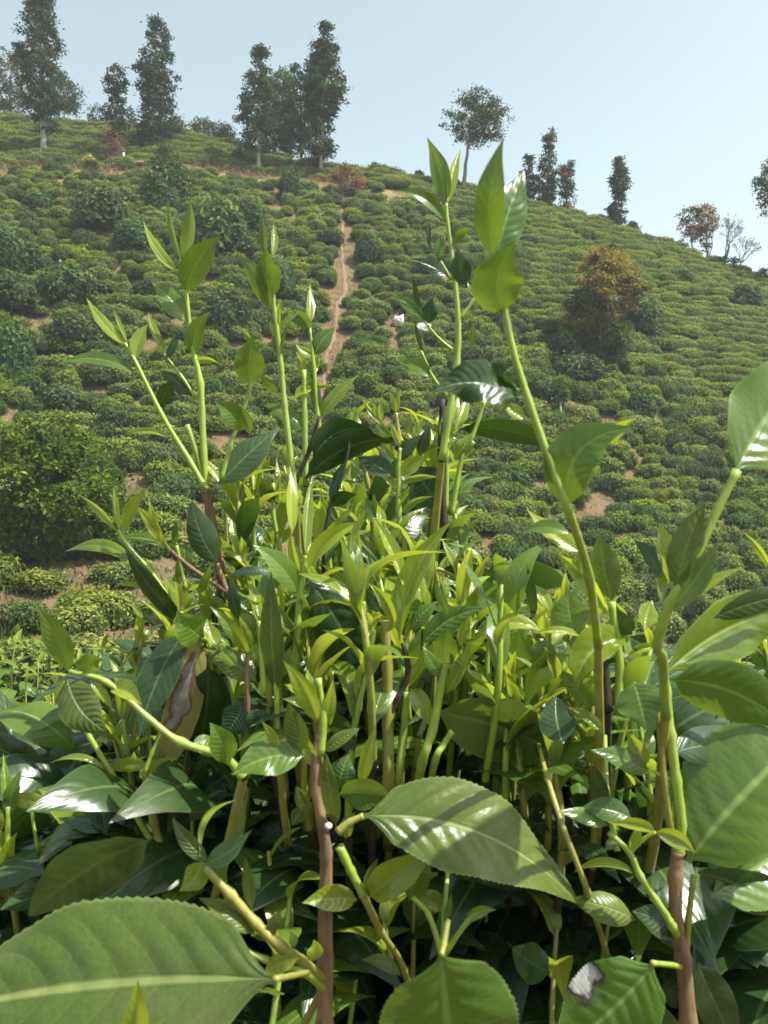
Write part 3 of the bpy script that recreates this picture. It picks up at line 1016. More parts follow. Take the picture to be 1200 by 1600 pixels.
G1 = 'trees along the hill ridge'
tree('tall_tree', 'tallest slender evergreen with pale trunk at the upper left edge', (68, 246), (61, -24), [(-24, 6, 60), (0, 18, 62), (30, 22, 60), (50, 26, 62), (70, 34, 60), (90, 32, 60), (120, 30, 64), (150, 30, 66), (175, 28, 68), (192, 22, 72), (204, 12, 74)], ['tree', 'tree_warm'], 'trunk_pale', 9, 190, 30, 0.19, 0.45, 8.5, 11, group=G1)
tree('broad_tree', 'grey-green broad tree behind the tallest evergreen, cut by the left edge', (16, 186), (18, 80), [(74, 12, 20), (90, 26, 16), (110, 34, 14), (130, 34, 16), (150, 28, 18), (172, 16, 20)], ['tree_warm', 'tree'], 'trunk_grey', 10, 90, 28, 0.18, 0.6, 4.5, 12, behind=3, group=G1)
tree('round_tree', 'small round-crowned tree just right of the tallest evergreen', (88, 192), (98, 130), [(112, 6, 98), (125, 19, 99), (145, 26, 100), (160, 22, 102), (168, 12, 104)], ['tree', 'tree_warm'], 'trunk_grey', 8, 60, 28, 0.17, 0.7, 3, 13, behind=2, group=G1)
tree('sapling_tree', 'small thin round tree on the skyline between two evergreens', (153, 197), (152, 163), [(160, 5, 152), (170, 13, 152), (181, 15, 151), (187, 7, 148)], 'tree', 'trunk_grey', 6, 26, 16, 0.15, 0.6, 1.8, 14, behind=2, group=G1)
tree('tufted_tree', 'thin evergreen with two separate tufts and a brown-hung trunk', (184, 252), (180, 98), [(97, 5, 182), (108, 14, 181), (122, 18, 180), (134, 14, 180), (143, 3, 181), (150, 10, 181), (162, 16, 180), (180, 15, 182), (195, 16, 184), (205, 8, 184)], 'tree', 'trunk_pale', 7, 90, 22, 0.16, 0.5, 4.2, 15, group=G1)
tree('low_tree', 'tiny tufted tree beside the second tall evergreen', (206, 201), (205, 164), [(163, 3, 204), (170, 5, 204), (178, 5, 204), (186, 14, 206), (198, 15, 208)], 'tree', 'trunk_grey', 6, 30, 18, 0.15, 0.6, 1.8, 16, behind=2, group=G1)
tree('tall_tree', 'second tall evergreen, bushy down to the ground, left of centre', (242, 234), (243, 27), [(26, 5, 244), (45, 12, 245), (58, 20, 246), (70, 22, 246), (85, 20, 246), (105, 32, 245), (118, 30, 246), (135, 24, 244), (155, 24, 244), (180, 27, 243), (205, 30, 242), (224, 24, 242)], ['tree', 'shrub'], 'trunk_grey', 8, 190, 30, 0.18, 0.45, 5.0, 17, group=G1)
tree('round_shrub', 'round dark shrub at the right foot of the second tall evergreen', (276, 222), (276, 190), [(186, 8, 276), (198, 18, 276), (212, 20, 275), (221, 14, 275)], 'shrub', 'trunk_dark', 7, 40, 26, 0.16, 0.7, 2, 18, cat='shrub')
tree('rounded_tree', 'low yellowish rounded tree on the skyline between evergreen groups', (318, 216), (318, 192), [(184, 10, 320), (192, 22, 318), (204, 29, 316), (214, 26, 314)], ['tree_warm', 'leafy'], 'trunk_grey', 8, 60, 26, 0.16, 0.7, 2, 19, behind=2, group=G1)
tree('rounded_tree', 'low grey-green rounded tree right of the yellowish one', (349, 223), (350, 196), [(187, 8, 350), (197, 16, 350), (210, 18, 349), (220, 12, 349)], ['tree'], 'trunk_grey', 7, 45, 24, 0.15, 0.7, 2, 20, behind=2, group=G1)
tree('tall_tree', 'pale-trunked evergreen at the left of the dark cluster, thin tuft on top', (405, 271), (406, 72), [(70, 3, 405), (78, 8, 406), (90, 7, 405), (99, 4, 406), (106, 14, 404), (118, 22, 400), (140, 20, 402), (165, 26, 398), (182, 28, 396), (200, 22, 402), (222, 20, 404), (232, 8, 404)], ['tree', 'tree_warm'], 'trunk_pale', 8, 150, 30, 0.17, 0.4, 5.5, 21, group=G1)
tree('dense_tree', 'dense dark round-topped tree inside the evergreen cluster', (428, 256), (430, 112), [(104, 16, 428), (116, 24, 428), (140, 28, 430), (170, 28, 430), (200, 26, 430), (222, 18, 430)], ['tree', 'shrub'], 'trunk_dark', 10, 120, 32, 0.18, 0.6, 5, 22, behind=1.5, group=G1)
tree('spire_tree', 'evergreen with a thin spire top in the middle of the dark cluster', (453, 250), (461, 86), [(84, 2, 461), (95, 4, 461), (110, 6, 460), (122, 14, 458), (145, 22, 457), (180, 24, 456), (210, 22, 455), (228, 14, 454)], ['tree'], 'trunk_dark', 8, 110, 28, 0.17, 0.45, 4.5, 23, behind=2.5, group=G1)
tree('spire_tree', 'slim evergreen hard against the left of the tallest in the cluster', (470, 258), (488, 52), [(52, 3, 488), (62, 6, 488), (80, 10, 488), (100, 15, 486), (125, 18, 484), (150, 18, 482), (180, 20, 478), (215, 18, 474), (236, 10, 472)], ['tree'], 'trunk_dark', 8, 120, 28, 0.17, 0.45, 4.5, 24, behind=1.0, group=G1)
tree('tall_tree', 'tallest evergreen of the cluster, at its right, leafy almost to the ground', (501, 279), (511, 34), [(33, 3, 510), (45, 8, 511), (60, 10, 511), (80, 16, 511), (100, 17, 511), (120, 24, 511), (145, 30, 510), (160, 28, 508), (175, 18, 502), (190, 18, 500), (215, 20, 500), (240, 20, 500), (250, 12, 500)], ['tree', 'shrub'], 'trunk_pale', 8, 210, 30, 0.17, 0.42, 5.0, 25, group=G1)
tree('umbrella_tree', 'single broad-crowned tree with a bare forked trunk on the ridge, right of centre', (722, 303), (738, 168), [(147, 14, 744), (156, 32, 742), (170, 46, 742), (185, 50, 742), (198, 50, 744), (208, 40, 746), (218, 22, 756)], ['tree_warm', 'tree'], 'trunk_grey', 9, 150, 22, 0.15, 0.45, 6.5, 26, extra=1, hollow=0.1, group=G1)
tree('slim_tree', 'small slim evergreen, leftmost of the three right of the broad-crowned tree', (826, 317), (826, 243), [(242, 4, 826), (252, 7, 826), (262, 5, 826), (272, 9, 826), (290, 11, 826), (304, 13, 826), (313, 10, 826)], ['tree'], 'trunk_grey', 6, 70, 20, 0.15, 0.45, 2.2, 27, group=G1)
tree('slim_tree', 'tallest of the three slim evergreens right of the broad-crowned tree', (853, 327), (860, 198), [(197, 3, 860), (208, 7, 859), (222, 8, 858), (230, 3, 857), (240, 10, 857), (255, 12, 856), (272, 16, 855), (292, 18, 854), (308, 13, 853), (322, 9, 853)], ['tree', 'tree_warm'], 'trunk_grey', 6, 120, 22, 0.15, 0.45, 2.6, 28, group=G1)
tree('slim_tree', 'brown-streaked slim evergreen, rightmost of the three on the ridge', (884, 331), (886, 252), [(251, 8, 886), (262, 10, 886), (275, 7, 885), (288, 10, 885), (300, 9, 885), (312, 8, 884), (325, 6, 884)], ['tree', 'rust'], 'trunk_grey', 6, 70, 20, 0.15, 0.45, 2.2, 29, group=G1)
branching('bare_tree', 'small leafless grey tree beside the brown-streaked slim evergreen', (895, 337), (901, 292), 0.28, 31, 'trunk_grey', 4, 2.2)
tree('column_tree', 'lone column-shaped evergreen standing on the right ridge', (963, 354), (969, 246), [(245, 4, 969), (255, 8, 969), (266, 9, 969), (280, 14, 969), (292, 13, 968), (305, 9, 966), (322, 11, 964), (340, 11, 963), (350, 8, 963)], ['tree'], 'trunk_grey', 6, 120, 22, 0.15, 0.45, 3, 32, group=G1)
tree('autumn_tree', 'rust-leaved tree on the right ridge, left of its paler twin', (1082, 393), (1084, 325), [(320, 8, 1084), (330, 19, 1081), (345, 22, 1079), (358, 16, 1082), (372, 10, 1084)], ['rust', 'tree'], 'trunk_grey', 6, 60, 16, 0.15, 0.6, 2.6, 33, extra=1, group=G1)
tree('autumn_tree', 'orange-leaved tree on the right ridge with a bare branch reaching right', (1103, 402), (1106, 322), [(318, 8, 1100), (330, 17, 1104), (345, 17, 1106), (360, 12, 1105), (378, 6, 1103), (388, 4, 1103)], ['rust', 'autumn'], 'trunk_grey', 6, 55, 16, 0.15, 0.6, 3, 34, extra=1, group=G1)
branching('bare_tree', 'thin leafless branching tree rising behind the orange-leaved one', (1104, 402), (1138, 306), 0.16, 35, 'trunk_grey', 4, 2.0, dens=2)
branching('bare_tree', 'pale leafless fan-shaped tree near the right edge of the ridge', (1131, 413), (1152, 332), 0.36, 36, 'deadwood', 6, 3.8)
branching('bare_tree', 'smaller pale leafless tree in front of the fan-shaped one', (1148, 421), (1172, 364), 0.40, 37, 'deadwood', 6, 3.0)
tree('edge_tree', 'dark tree cut off by the right edge of the picture', (1206, 452), (1240, 240), [(245, 20, 1232), (262, 36, 1226), (285, 44, 1226), (300, 40, 1236), (318, 42, 1232), (336, 22, 1222)], ['shrub'], 'trunk_pale', 11, 130, 30, 0.17, 0.7, 5.5, 38, group=G1)
tree('orange_tree', 'orange and yellow leaved tree standing on the terraced slope at right', (938, 575), (944, 405), [(390, 12, 952), (402, 30, 948), (420, 42, 950), (440, 50, 948), (462, 56, 938), (482, 50, 932), (498, 40, 928), (512, 26, 925)], ['autumn', 'tree_warm'], 'trunk_grey', 13, 120, 40, 0.16, 0.5, 8, 39, extra=1, hollow=0.45)
tree('under_shrub', 'dark shady thicket under the crown of the orange tree', (950, 578), (950, 505), [(505, 10, 962), (520, 26, 958), (538, 32, 954), (555, 30, 950), (572, 18, 948)], ['leafy', 'bush_mid'], 'trunk_dark', 10, 80, 26, 0.16, 0.6, 2.5, 40, cat='thicket')
tree('leafy_tree', 'fresh green leafy tree on a leaning bare trunk at lower left', (44, 874), (78, 740), [(655, 26, 62), (680, 60, 70), (705, 84, 80), (740, 92, 90), (775, 88, 100), (805, 78, 112), (838, 52, 120)], ['leafy', 'bush_mid'], 'trunk_grey', 13, 230, 26, 0.13, 0.6, 9, 41, hollow=0.1)
branching('dead_bush', 'bleached leafless bush at the left edge beside the leafy tree', (18, 818), (14, 732), 0.33, 42, 'deadwood', 4, 5.0, cat='bush')
tree('yellow_sapling', 'slender yellow-green sapling on the middle slope below the orange tree', (872, 668), (872, 605), [(600, 5, 872), (612, 14, 872), (628, 16, 872), (640, 10, 872)], 'leafy', 'trunk_pale', 7, 34, 18, 0.12, 0.6, 2.2, 43)
tree('yellow_topped_shrub', 'small dark shrub with yellow leaves on top beside the dirt track', (142, 274), (142, 255), [(254, 6, 142), (262, 8, 143), (270, 7, 143)], 'shrub', 'trunk_dark', 5, 26, 20, 0.1, 0.7, 2, 44, cat='shrub')
yt = bpy.data.objects['yellow_topped_shrub']
yv = rand_unit(150, np.random.default_rng(3))
yP = yv * np.array([0.26, 0.2, 0.15]) + np.array([-0.10, 0, 0.78])
yU = rand_unit(150, np.random.default_rng(4))
v_, q_, t_ = leaf_cards(yP, yv, yU, np.full(150, .12), np.full(150, .08), np.random.default_rng(5).uniform(0.2, 1, 150))
link('yellow_top', mesh_np('yellow_top', v_, q_, MAT['yellow'], False, attr={'tint': t_}), yt)
tree('dry_shrub', 'dry reddish-brown shrub beside the track right of the evergreen cluster', (545, 303), (545, 268), [(262, 14, 545), (275, 26, 545), (290, 28, 546), (300, 16, 546)], ['dry', 'rust'], 'trunk_grey', 8, 46, 22, 0.14, 0.6, 2, 45, cat='shrub')
tree('green_sapling', 'pale green tall sapling below the second tall evergreen', (265, 318), (266, 225), [(222, 8, 266), (238, 20, 266), (258, 25, 265), (280, 22, 264), (300, 16, 264)], ['leafy', 'tree_warm'], 'trunk_grey', 9, 70, 22, 0.14, 0.6, 2.5, 46)
for i, (x, y, w, h, word) in enumerate([(912, 382, 9, 14, 'on the right ridge left of the rust-leaved tree'), (655, 279, 5, 8, 'on the ridge left of the broad-crowned tree'), (587, 268, 7, 9, 'on the bare ridge right of the evergreen cluster'), (1063, 390, 9, 12, 'just left of the rust-leaved tree'), (985, 362, 10, 13, 'on the ridge right of the column-shaped evergreen'), (935, 347, 9, 10, 'between the slim evergreens and the column-shaped one'), (380, 252, 14, 30, 'dark, at the left foot of the evergreen cluster'), (1130, 418, 20, 14, 'at the foot of the pale leafless trees'), (1180, 436, 20, 16, 'under the dark tree at the right edge'), (490, 268, 22, 26, 'dark, at the foot of the tallest cluster evergreen')]):
    tree('ridge_shrub', 'small round shrub ' + word, (x, y + 2), (x, y - h + 4), [(y - h, w * .5, x), (y - h * .6, w, x), (y, w * .9, x)], 'shrub', 'trunk_dark', 5, 24, 20, 0.15, 0.7, 1.5, 60 + i, cat='shrub', group='shrubs on the ridge')
# dead brown growth hanging on the tufted tree's trunk
tree('dry_thicket', 'brown dry growth wrapped round the trunk of the tufted tree', (180, 254), (180, 205), [(202, 12, 176), (215, 14, 177), (232, 8, 180), (246, 8, 182)], 'dry', 'trunk_grey', 6, 40, 18, 0.13, 0.9, 1.5, 47, cat='thicket')

# ------------------------------------------------------------------ dry grass on the track verge and thin weeds
def tufts(name, label, centres, mat, n_blade, hgt, spread, seed, tint_hi):
    rng = np.random.default_rng(seed)
    C = np.repeat(np.array(centres), n_blade, 0)
    n = len(C)
    P = C + rng.normal(0, spread, (n, 3)) * np.array([1, 1, 0.0])
    U = rng.normal(0, 0.42, (n, 3))
    U[:, 2] = 1
    U /= np.linalg.norm(U, axis=1)[:, None]
    N = np.cross(U, rand_unit(n, rng))
    N /= np.linalg.norm(N, axis=1)[:, None] + 1e-9
    v, q, t = leaf_cards(P, N, U, hgt * rng.uniform(0.5, 1.3, n), np.full(n, 0.035), rng.uniform(0, tint_hi, n))
    o = link(name, mesh_np(name, v, q, MAT[mat], False, attr={'tint': t}))
    tag(o, label, 'grass', kind='stuff')


rng = np.random.default_rng(77)
cs = []
for _ in range(900):
    x = rng.uniform(-40, 560)
    y0 = np.interp(x, [-700, 0, 130, 260, 340, 420, 520, 620], [268, 262, 264, 260, 258, 270, 284, 300])
    y = y0 + rng.normal(0, 6) + (8 if rng.uniform() < 0.3 else 0)
    cs.append(hill(np.array(x), np.array(y)))
tufts('dry_grass', 'straw-coloured dry grass along the dirt track on the upper slope', cs, 'dry', 9, 0.30, 0.22, 1, 1.0)
cs = []
for _ in range(2600):
    x, y = rng.uniform(-60, 1260), rng.uniform(290, 1080)
    if y < skyline(x) + 30:
        continue
    cs.append(hill(np.array(x), np.array(y)))
tufts('weeds', 'sparse green and dry weeds between the tea rows', cs, 'bush_dark', 6, 0.16, 0.18, 2, 0.8)


# ------------------------------------------------------------------ small things on the slope
def sack(name, label, x, y, w, h, seed):
    rng = np.random.default_rng(seed)
    p = hill(np.array(float(x)), np.array(float(y)))
    k = p[1] / F
    a = np.linspace(0, 2 * np.pi, 21)[:-1]
    e = np.linspace(-np.pi / 2, np.pi / 2, 11)
    A, E = np.meshgrid(a, e, indexing='ij')
    D = np.stack([np.sign(np.cos(A)) * np.abs(np.cos(A)) ** .35 * np.cos(E) ** .35, np.sign(np.sin(A)) * np.abs(np.sin(A)) ** .5 * np.cos(E) ** .35, np.sign(np.sin(E)) * np.abs(np.sin(E)) ** .9], -1)
    D *= (1 + 0.10 * np.sin(3 * A + 1.3) * np.cos(2 * E) + 0.06 * np.sin(7 * A + 5 * E))[..., None]
    V = D * np.array([w * k / 2, 0.25, h * k / 2]) * (1 + 0.12 * rng.normal(0, 1, D.shape[:2]))[..., None] + np.array([0, 0, h * k * .42])
    V[..., 0] += 0.25 * V[..., 2]
    ix = np.arange(20 * 11).reshape(20, 11)
    ix = np.concatenate([ix, ix[:1]], 0)
    q = np.stack([ix[:-1, :-1], ix[1:, :-1], ix[1:, 1:], ix[:-1, 1:]], -1).reshape(-1, 4)
    b = NB(name)
    tc = b.node('ShaderNodeTexCoord').outputs['Object']
    nn = b.noise(9.0, 4.0, tc)
    pr = b.node('ShaderNodeBsdfPrincipled', Roughness=0.9)
    b.l.new(b.mix(b.ramp(nn, .35, .7), (0.45, 0.42, 0.40), (0.68, 0.66, 0.64)), pr.inputs['Base Color'])
    bp = b.node('ShaderNodeBump', Strength=0.8, Distance=0.08, Height=nn)
    b.l.new(bp.outputs[0], pr.inputs['Normal'])
    b.l.new(pr.outputs[0], b.out.inputs['Surface'])
    o = link(name, mesh_np(name, V.reshape(-1, 3), q, b.m), None, p)
    o.rotation_euler = (0, rng.uniform(-.2, .2), 0)
    tag(o, label, 'sack')
    return o


sack('white_sack', 'white sack lying among tea bushes, left of a dark shrub', 622, 506, 18, 14, 1)
sack('white_sack', 'white sack lying on bare soil, right of a dark shrub', 658, 520, 22, 15, 2)


def prism(name, label, cat, x, y, size, rot, mat, taper=0.8, sides=9):
    p = hill(np.array(float(x)), np.array(float(y)))
    L, r = size
    P = np.array([[0, 0, -0.1], [0.01, 0, L * .5], [0, 0.01, L]])
    V, q = tube(P, [r, r * .92, r * taper], sides)
    o = link(name, mesh_np(name, V, fix_tris(V, q), MAT[mat]), None, p + np.array([0, -0.3, 0.08]))
    o.rotation_euler = rot
    tag(o, label, cat)


prism('cut_post', 'short pale cut post beside the dirt track', 'post', 195, 256, (0.5, 0.09), (0, 0.05, 0), 'deadwood')
prism('fallen_log', 'brown fallen log lying beside the pale cut post', 'log', 201, 262, (0.9, 0.09), (0, 1.5, 0.1), 'bark')
prism('grey_stake', 'thin grey stake below the yellow-green sapling', 'stake', 872, 668, (0.75, 0.045), (0, 0.03, 0), 'trunk_pale')
rng = np.random.default_rng(9)
for i, (x, y, w) in enumerate([(975, 792, 12), (640, 550, 10), (700, 548, 9), (536, 372, 3), (575, 300, 8), (700, 790, 9)]):
    p = hill(np.array(float(x)), np.array(float(y)))
    k = p[1] / F
    d = rand_unit(60, rng)
    import bmesh
    bm = bmesh.new()
    bmesh.ops.create_icosphere(bm, subdivisions=2, radius=1.0)
    for v in bm.verts:
        v.co *= 1 + 0.22 * math.sin(v.co.x * 3.1 + i) * math.cos(v.co.y * 4.3 + i * 2) + 0.1 * math.sin(v.co.z * 7 + i)
        v.co = Vector((v.co.x * w * k * .5, v.co.y * w * k * .45, v.co.z * w * k * .33))
    me = bpy.data.meshes.new('stone')
    bm.to_mesh(me)
    bm.free()
    me.materials.append(MAT['trunk_pale'])
    o = link('stone', me, None, p)
    tag(o, ['grey stone on the bare patch at lower right', 'pinkish stone below the white sacks', 'brown stone right of the white sacks', 'tiny pale stone on the footpath', 'pale stone on the track right of the dry shrub', 'curved pale stone on the lower slope at centre'][i], 'stone')


# ------------------------------------------------------------------ the foreground tea plants
def leaf_grid(ctrl3, S0, width, fold, curl, twist, nu, nv, teeth, wave, seed, blunt=0.0):
    """A leaf blade along a quadratic curve; returns verts, quads, uv (u along, v -1..1 across)."""
    rng = np.random.default_rng(seed)
    B, C, T = ctrl3
    s = np.linspace(0, 1, nu + 1)
    P = ((1 - s) ** 2)[:, None] * B + (2 * s * (1 - s))[:, None] * C + (s ** 2)[:, None] * T
    tan = (2 * (1 - s))[:, None] * (C - B) + (2 * s)[:, None] * (T - C)
    tan /= np.linalg.norm(tan, axis=1)[:, None] + 1e-12
    L = np.linalg.norm(T - B)
    a = 0.80 + 0.1 * blunt
    prof = np.sin(np.pi * np.clip(s, 0, 1) ** a) ** (0.88 - 0.2 * blunt)
    prof *= np.where(s < 0.12, (s / 0.12) ** 0.8, 1.0)
    prof = prof * (1 - 0.55 * (1 - blunt) * np.clip((s - 0.60) / 0.40, 0, 1) ** 1.1)
    prof = np.maximum(prof, np.where(s < 0.10, 0.055, 0.012))
    v = np.linspace(-1, 1, nv + 1)
    ph = rng.uniform(0, 6.28, 4)
    V = np.zeros((nu + 1, nv + 1, 3))
    for i in range(nu + 1):
        t = tan[i]
        S = S0 - t * np.dot(S0, t)
        S /= np.linalg.norm(S) + 1e-12
        ang = twist * (s[i] - 0.4)
        N = np.cross(S, t)
        S, N = S * math.cos(ang) + N * math.sin(ang), N * math.cos(ang) - S * math.sin(ang)
        hw = width * 0.5 * prof[i]
        tooth = 1.0
        if teeth:
            fr = (s[i] * teeth) % 1.0
            tooth = 1.0 - 0.045 * (1 - fr) * (0.15 < s[i] < 0.96)
        for j in range(nv + 1):
            av = abs(v[j])
            phi = fold + curl * av
            side = hw * av * (tooth if av > 0.98 else 1.0)
            up = wave * hw * av ** 1.5 * (math.sin(s[i] * 9 + ph[0] + (0 if v[j] > 0 else 2.1)) + 0.5 * math.sin(s[i] * 19 + ph[1] + v[j]))
            if teeth > 30:                              # puckering between the side veins
                up += 0.055 * hw * abs(math.sin(math.pi * 10 * (s[i] - 0.20 * av ** 1.4))) ** 0.7 * min(1, av * 4) * (1 - av ** 2)
            V[i, j] = P[i] + S * math.copysign(side * math.cos(phi), v[j]) + N * (side * math.sin(phi) + up)
    ix = np.arange((nu + 1) * (nv + 1)).reshape(nu + 1, nv + 1)
    q = np.stack([ix[:-1, :-1], ix[:-1, 1:], ix[1:, 1:], ix[1:, :-1]], -1).reshape(-1, 4)
    U, VV = np.meshgrid(s, v, indexing='ij')
    return V.reshape(-1, 3), q, np.stack([U, VV], -1).reshape(-1, 2)


TYPES = {'y': 'young', 'l': 'young', 'm': 'mid', 'o': 'old', 's': 'old', 'g': 'olive', 'd': 'sick', 'c': 'scar', 't': 'torn'}
LEAF_N = [0]


def blade(D, rec, parent, origin, name='leaf'):
    """rec = x0 y0 x1 y1 w type [roll deg] [bend] [depth change to the tip, cm]"""
    f = rec.split()
    x0, y0, x1, y1, w = map(float, f[:5])
    ty = f[5]
    LEAF_N[0] += 1
    rng = random.Random(LEAF_N[0] * 7919)
    roll = float(f[6]) if len(f) > 6 else rng.uniform(-28, 28)
    bend = float(f[7]) if len(f) > 7 else rng.uniform(-0.07, 0.07)
    Lp = math.hypot(x1 - x0, y1 - y0)
    m = D / F
    dz = float(f[8]) / 100 if len(f) > 8 else rng.uniform(-0.22, 0.22) * Lp * m
    young = ty in 'yl'
    if ty == 'l':                                       # blades lying back so that they catch the sun
        dz = rng.uniform(0.45, 0.75) * Lp * m * (1 if y1 < y0 else 0.3)
        roll = -rng.uniform(12, 32)
    fold = rng.uniform(0.32, 0.75) if young else (rng.uniform(0.15, 0.32) if ty == 'm' else rng.uniform(0.06, 0.18))
    curl = rng.uniform(-0.35, 0.15) if young else rng.uniform(-0.30, 0.12)
    px_, py_ = -(y0 - y1) / Lp, -(x1 - x0) / Lp         # left-hand side of the travel direction, image axes (y down)
    cx, cy = (x0 + x1) / 2 + px_ * bend * Lp * 2, (y0 + y1) / 2 + py_ * bend * Lp * 2
    B = px(x0, y0, D)
    T = px(x1, y1, D + dz)
    C = px(cx, cy, D + dz * 0.5 - rng.uniform(-0.10, 0.24) * Lp * m)
    ax = T - B
    L = np.linalg.norm(ax)
    ax = ax / L
    view = -(B + T) / 2
    view /= np.linalg.norm(view)
    S = np.cross(ax, view)
    S /= np.linalg.norm(S)                              # to the right of base->tip, seen from the camera
    ang = math.radians(roll)
    N0 = np.cross(S, ax)
    S = S * math.cos(ang) + N0 * math.sin(ang)
    width = w * m / max(0.5, math.cos(fold + curl * .4) * abs(math.cos(ang)))
    if young and w < 48:
        width = w * m * rng.uniform(0.86, 1.06)
    big = w > 48
    nu = 120 if w > 90 else (30 if big else 18)
    nv = 14 if w > 90 else (10 if big else 8)
    teeth = 38 if w > 90 else (16 if big else 0)
    V, q, uv = leaf_grid((B, C, T), S, width, fold, curl, rng.uniform(-0.8, 0.8) if young else rng.uniform(-0.4, 0.4), nu, nv, teeth, float(f[9]) if len(f) > 9 else (rng.uniform(0.06, 0.13) if big else rng.uniform(0.03, 0.08)), LEAF_N[0], 0.5 if ty in 'og' else 0.15)
    mat = MAT[TYPES[ty]]
    me = mesh_np(name, V - origin, q, mat, True, uv)
    return link(name, me, parent)


def shoot(plant, D, stems, leaves, base=None, name='shoot'):
    """stems = [(material, [(x, y[, depth change cm])...], width px at start, at end)]; leaves hang on it."""
    origin = np.array(plant.location)
    groups = {}
    for st in stems:
        mat, pts, w0, w1 = st
        P = np.array([px(p[0], p[1], D + (p[2] / 100 if len(p) > 2 else 0)) for p in pts])
        W = np.linspace(w0, w1, len(P))
        Q = smooth_poly(np.concatenate([P, W[:, None]], 1), 5)
        nz = np.random.default_rng(len(pts) * 31 + int(pts[0][0])).normal(0, 0.045, len(Q))
        rad = Q[:, 3] * 0.5 * D / F * (1 + nz)
        # swollen nodes where the leaves leave the stem
        for i in range(0, len(Q), 5):
            rad[i] *= 1.10 + 0.08 * abs(nz[i]) / 0.045
        V, qq = tube(Q[:, :3], rad, 10)
        groups.setdefault(mat, []).append((V, fix_tris(V, qq)))
    if base is not None:
        lo = max(((p[1], p) for st in stems for p in st[1]), key=lambda a: a[0])[1]
        p0 = px(lo[0], lo[1], D + (lo[2] / 100 if len(lo) > 2 else 0))
        b = np.array(base)
        Q = smooth_poly(np.array([p0, p0 * .9 + b * .1 + [0, .03, 0], p0 * .62 + b * .38 + [0, .16, 0.05], p0 * .3 + b * .7 + [0, .12, .05], b]), 6)
        w_lo = max((st[2] for st in stems if tuple(lo) in [tuple(z) for z in (st[1][0], st[1][-1])]), default=6) * 0.5 * D / F
        lo_mat = next((st[0] for st in stems if tuple(lo) == tuple(st[1][0])), 'stem_olive')
        rad = np.linspace(max(min(w_lo, .0023), .0012), 0.0045, len(Q))
        V, qq = tube(Q[:9], rad[:9], 8, False)
        groups.setdefault('stem_olive' if lo_mat == 'stem' else lo_mat, []).append((V, fix_tris(V, qq)))
        V, qq = tube(Q[8:], rad[8:], 8)
        groups.setdefault('bark_dark', []).append((V, fix_tris(V, qq)))
    mats = list(groups)
    parts, mi = [], []
    for i, mm in enumerate(mats):
        for (V, t) in groups[mm]:
            parts.append((V, t))
            mi += [i] * len(t)
    V, T = join(parts)
    me = mesh_np(name, V - origin, T, [MAT[mm] for mm in mats])
    me.polygons.foreach_set('material_index', np.array(mi, dtype=np.int32))
    so = link(name, me, plant)
    for rec in leaves.strip().split('\n'):
        rec = rec.strip()
        if rec:
            blade(D, rec, so, origin)
    return so


def plant(label, base):
    o = link('tea_plant', None, None, base)
    tag(o, label, 'tea plant', 'tea plants in the foreground')
    return o


BASE_C = (-0.05, 0.86, -1.15)
BASE_R = (0.30, 0.86, -1.17)
BASE_L = (-0.38, 0.88, -1.13)
PC = plant('tall central tea plant with many pale new shoots and a brown woody stem', BASE_C)
PR = plant('tea plant at right with a thick bent green stem and large glossy leaves', BASE_R)
PL = plant('tea plant at left with leaning shoots and one blotched yellow leaf', BASE_L)

# --- left plant: the leaning pair of tall shoots
shoot(PL, 0.60, [('bark', [(345, 905), (338, 850), (328, 800), (322, 765)], 15, 14), ('stem', [(322, 770), (318, 700), (313, 600), (300, 540), (291, 461), (282, 405)], 12, 5), ('stem', [(318, 750), (306, 705), (292, 664)], 9, 8),
                 ('stem', [(306, 622), (285, 590), (262, 560)], 6, 3)], '''
284 409 263 306 10 m 30 .05
285 407 296 310 21 m 35 -.06 -1
279 427 224 345 22 l 35 .08
291 458 347 368 44 m 8 .10 -1.5
294 506 236 440 36 m -20 -.06
304 559 330 486 27 m 10 .16 -1
300 566 343 568 14 l -40 .12
260 557 232 487 17 l 20 .05
262 559 279 521 13 s 20 0
300 619 249 579 27 s -20 -.05
249 634 274 594 25 s 10 .05 -1
''', BASE_L)
shoot(PL, 0.59, [('stem', [(322, 765), (296, 720), (255, 652), (214, 570), (195, 536)], 10, 5)], '''
197 540 135 465 21 l 25 .05
198 534 176 480 9 l 20 0
212 559 231 506 23 y 10 .08
214 585 88 570 20 m -35 -.13
266 686 195 679 14 y -35 -.12
''')
# twigs and leaves below the pair
shoot(PL, 0.56, [('bark', [(357, 930), (346, 900), (340, 880)], 8, 6), ('bark', [(355, 925), (320, 902), (293, 883), (267, 860)], 8, 6), ('stem', [(283, 985), (262, 935), (233, 890), (197, 850), (185, 828)], 9, 5), ('stem', [(267, 862), (256, 845)], 6, 4), ('stem', [(290, 920), (284, 890), (276, 852)], 7, 5)], '''
340 880 300 782 46 o 10 .06
263 857 180 845 19 y -30 -.12
207 877 100 863 24 l -25 -.16
182 830 122 772 15 y 20 -.05
187 830 177 757 12 y 30 0
193 833 230 762 23 y 20 .08
253 847 213 790 22 y 15 -.05
250 840 233 780 15 y 25 .03
273 853 275 810 11 m 20 0
233 923 180 915 13 y -35 -.08
290 888 288 848 25 g 15 0
290 977 193 850 28 s 30 .05
285 962 258 903 36 y -15 -.08
293 950 300 925 16 y
310 930 330 880 14 y
''', BASE_L)
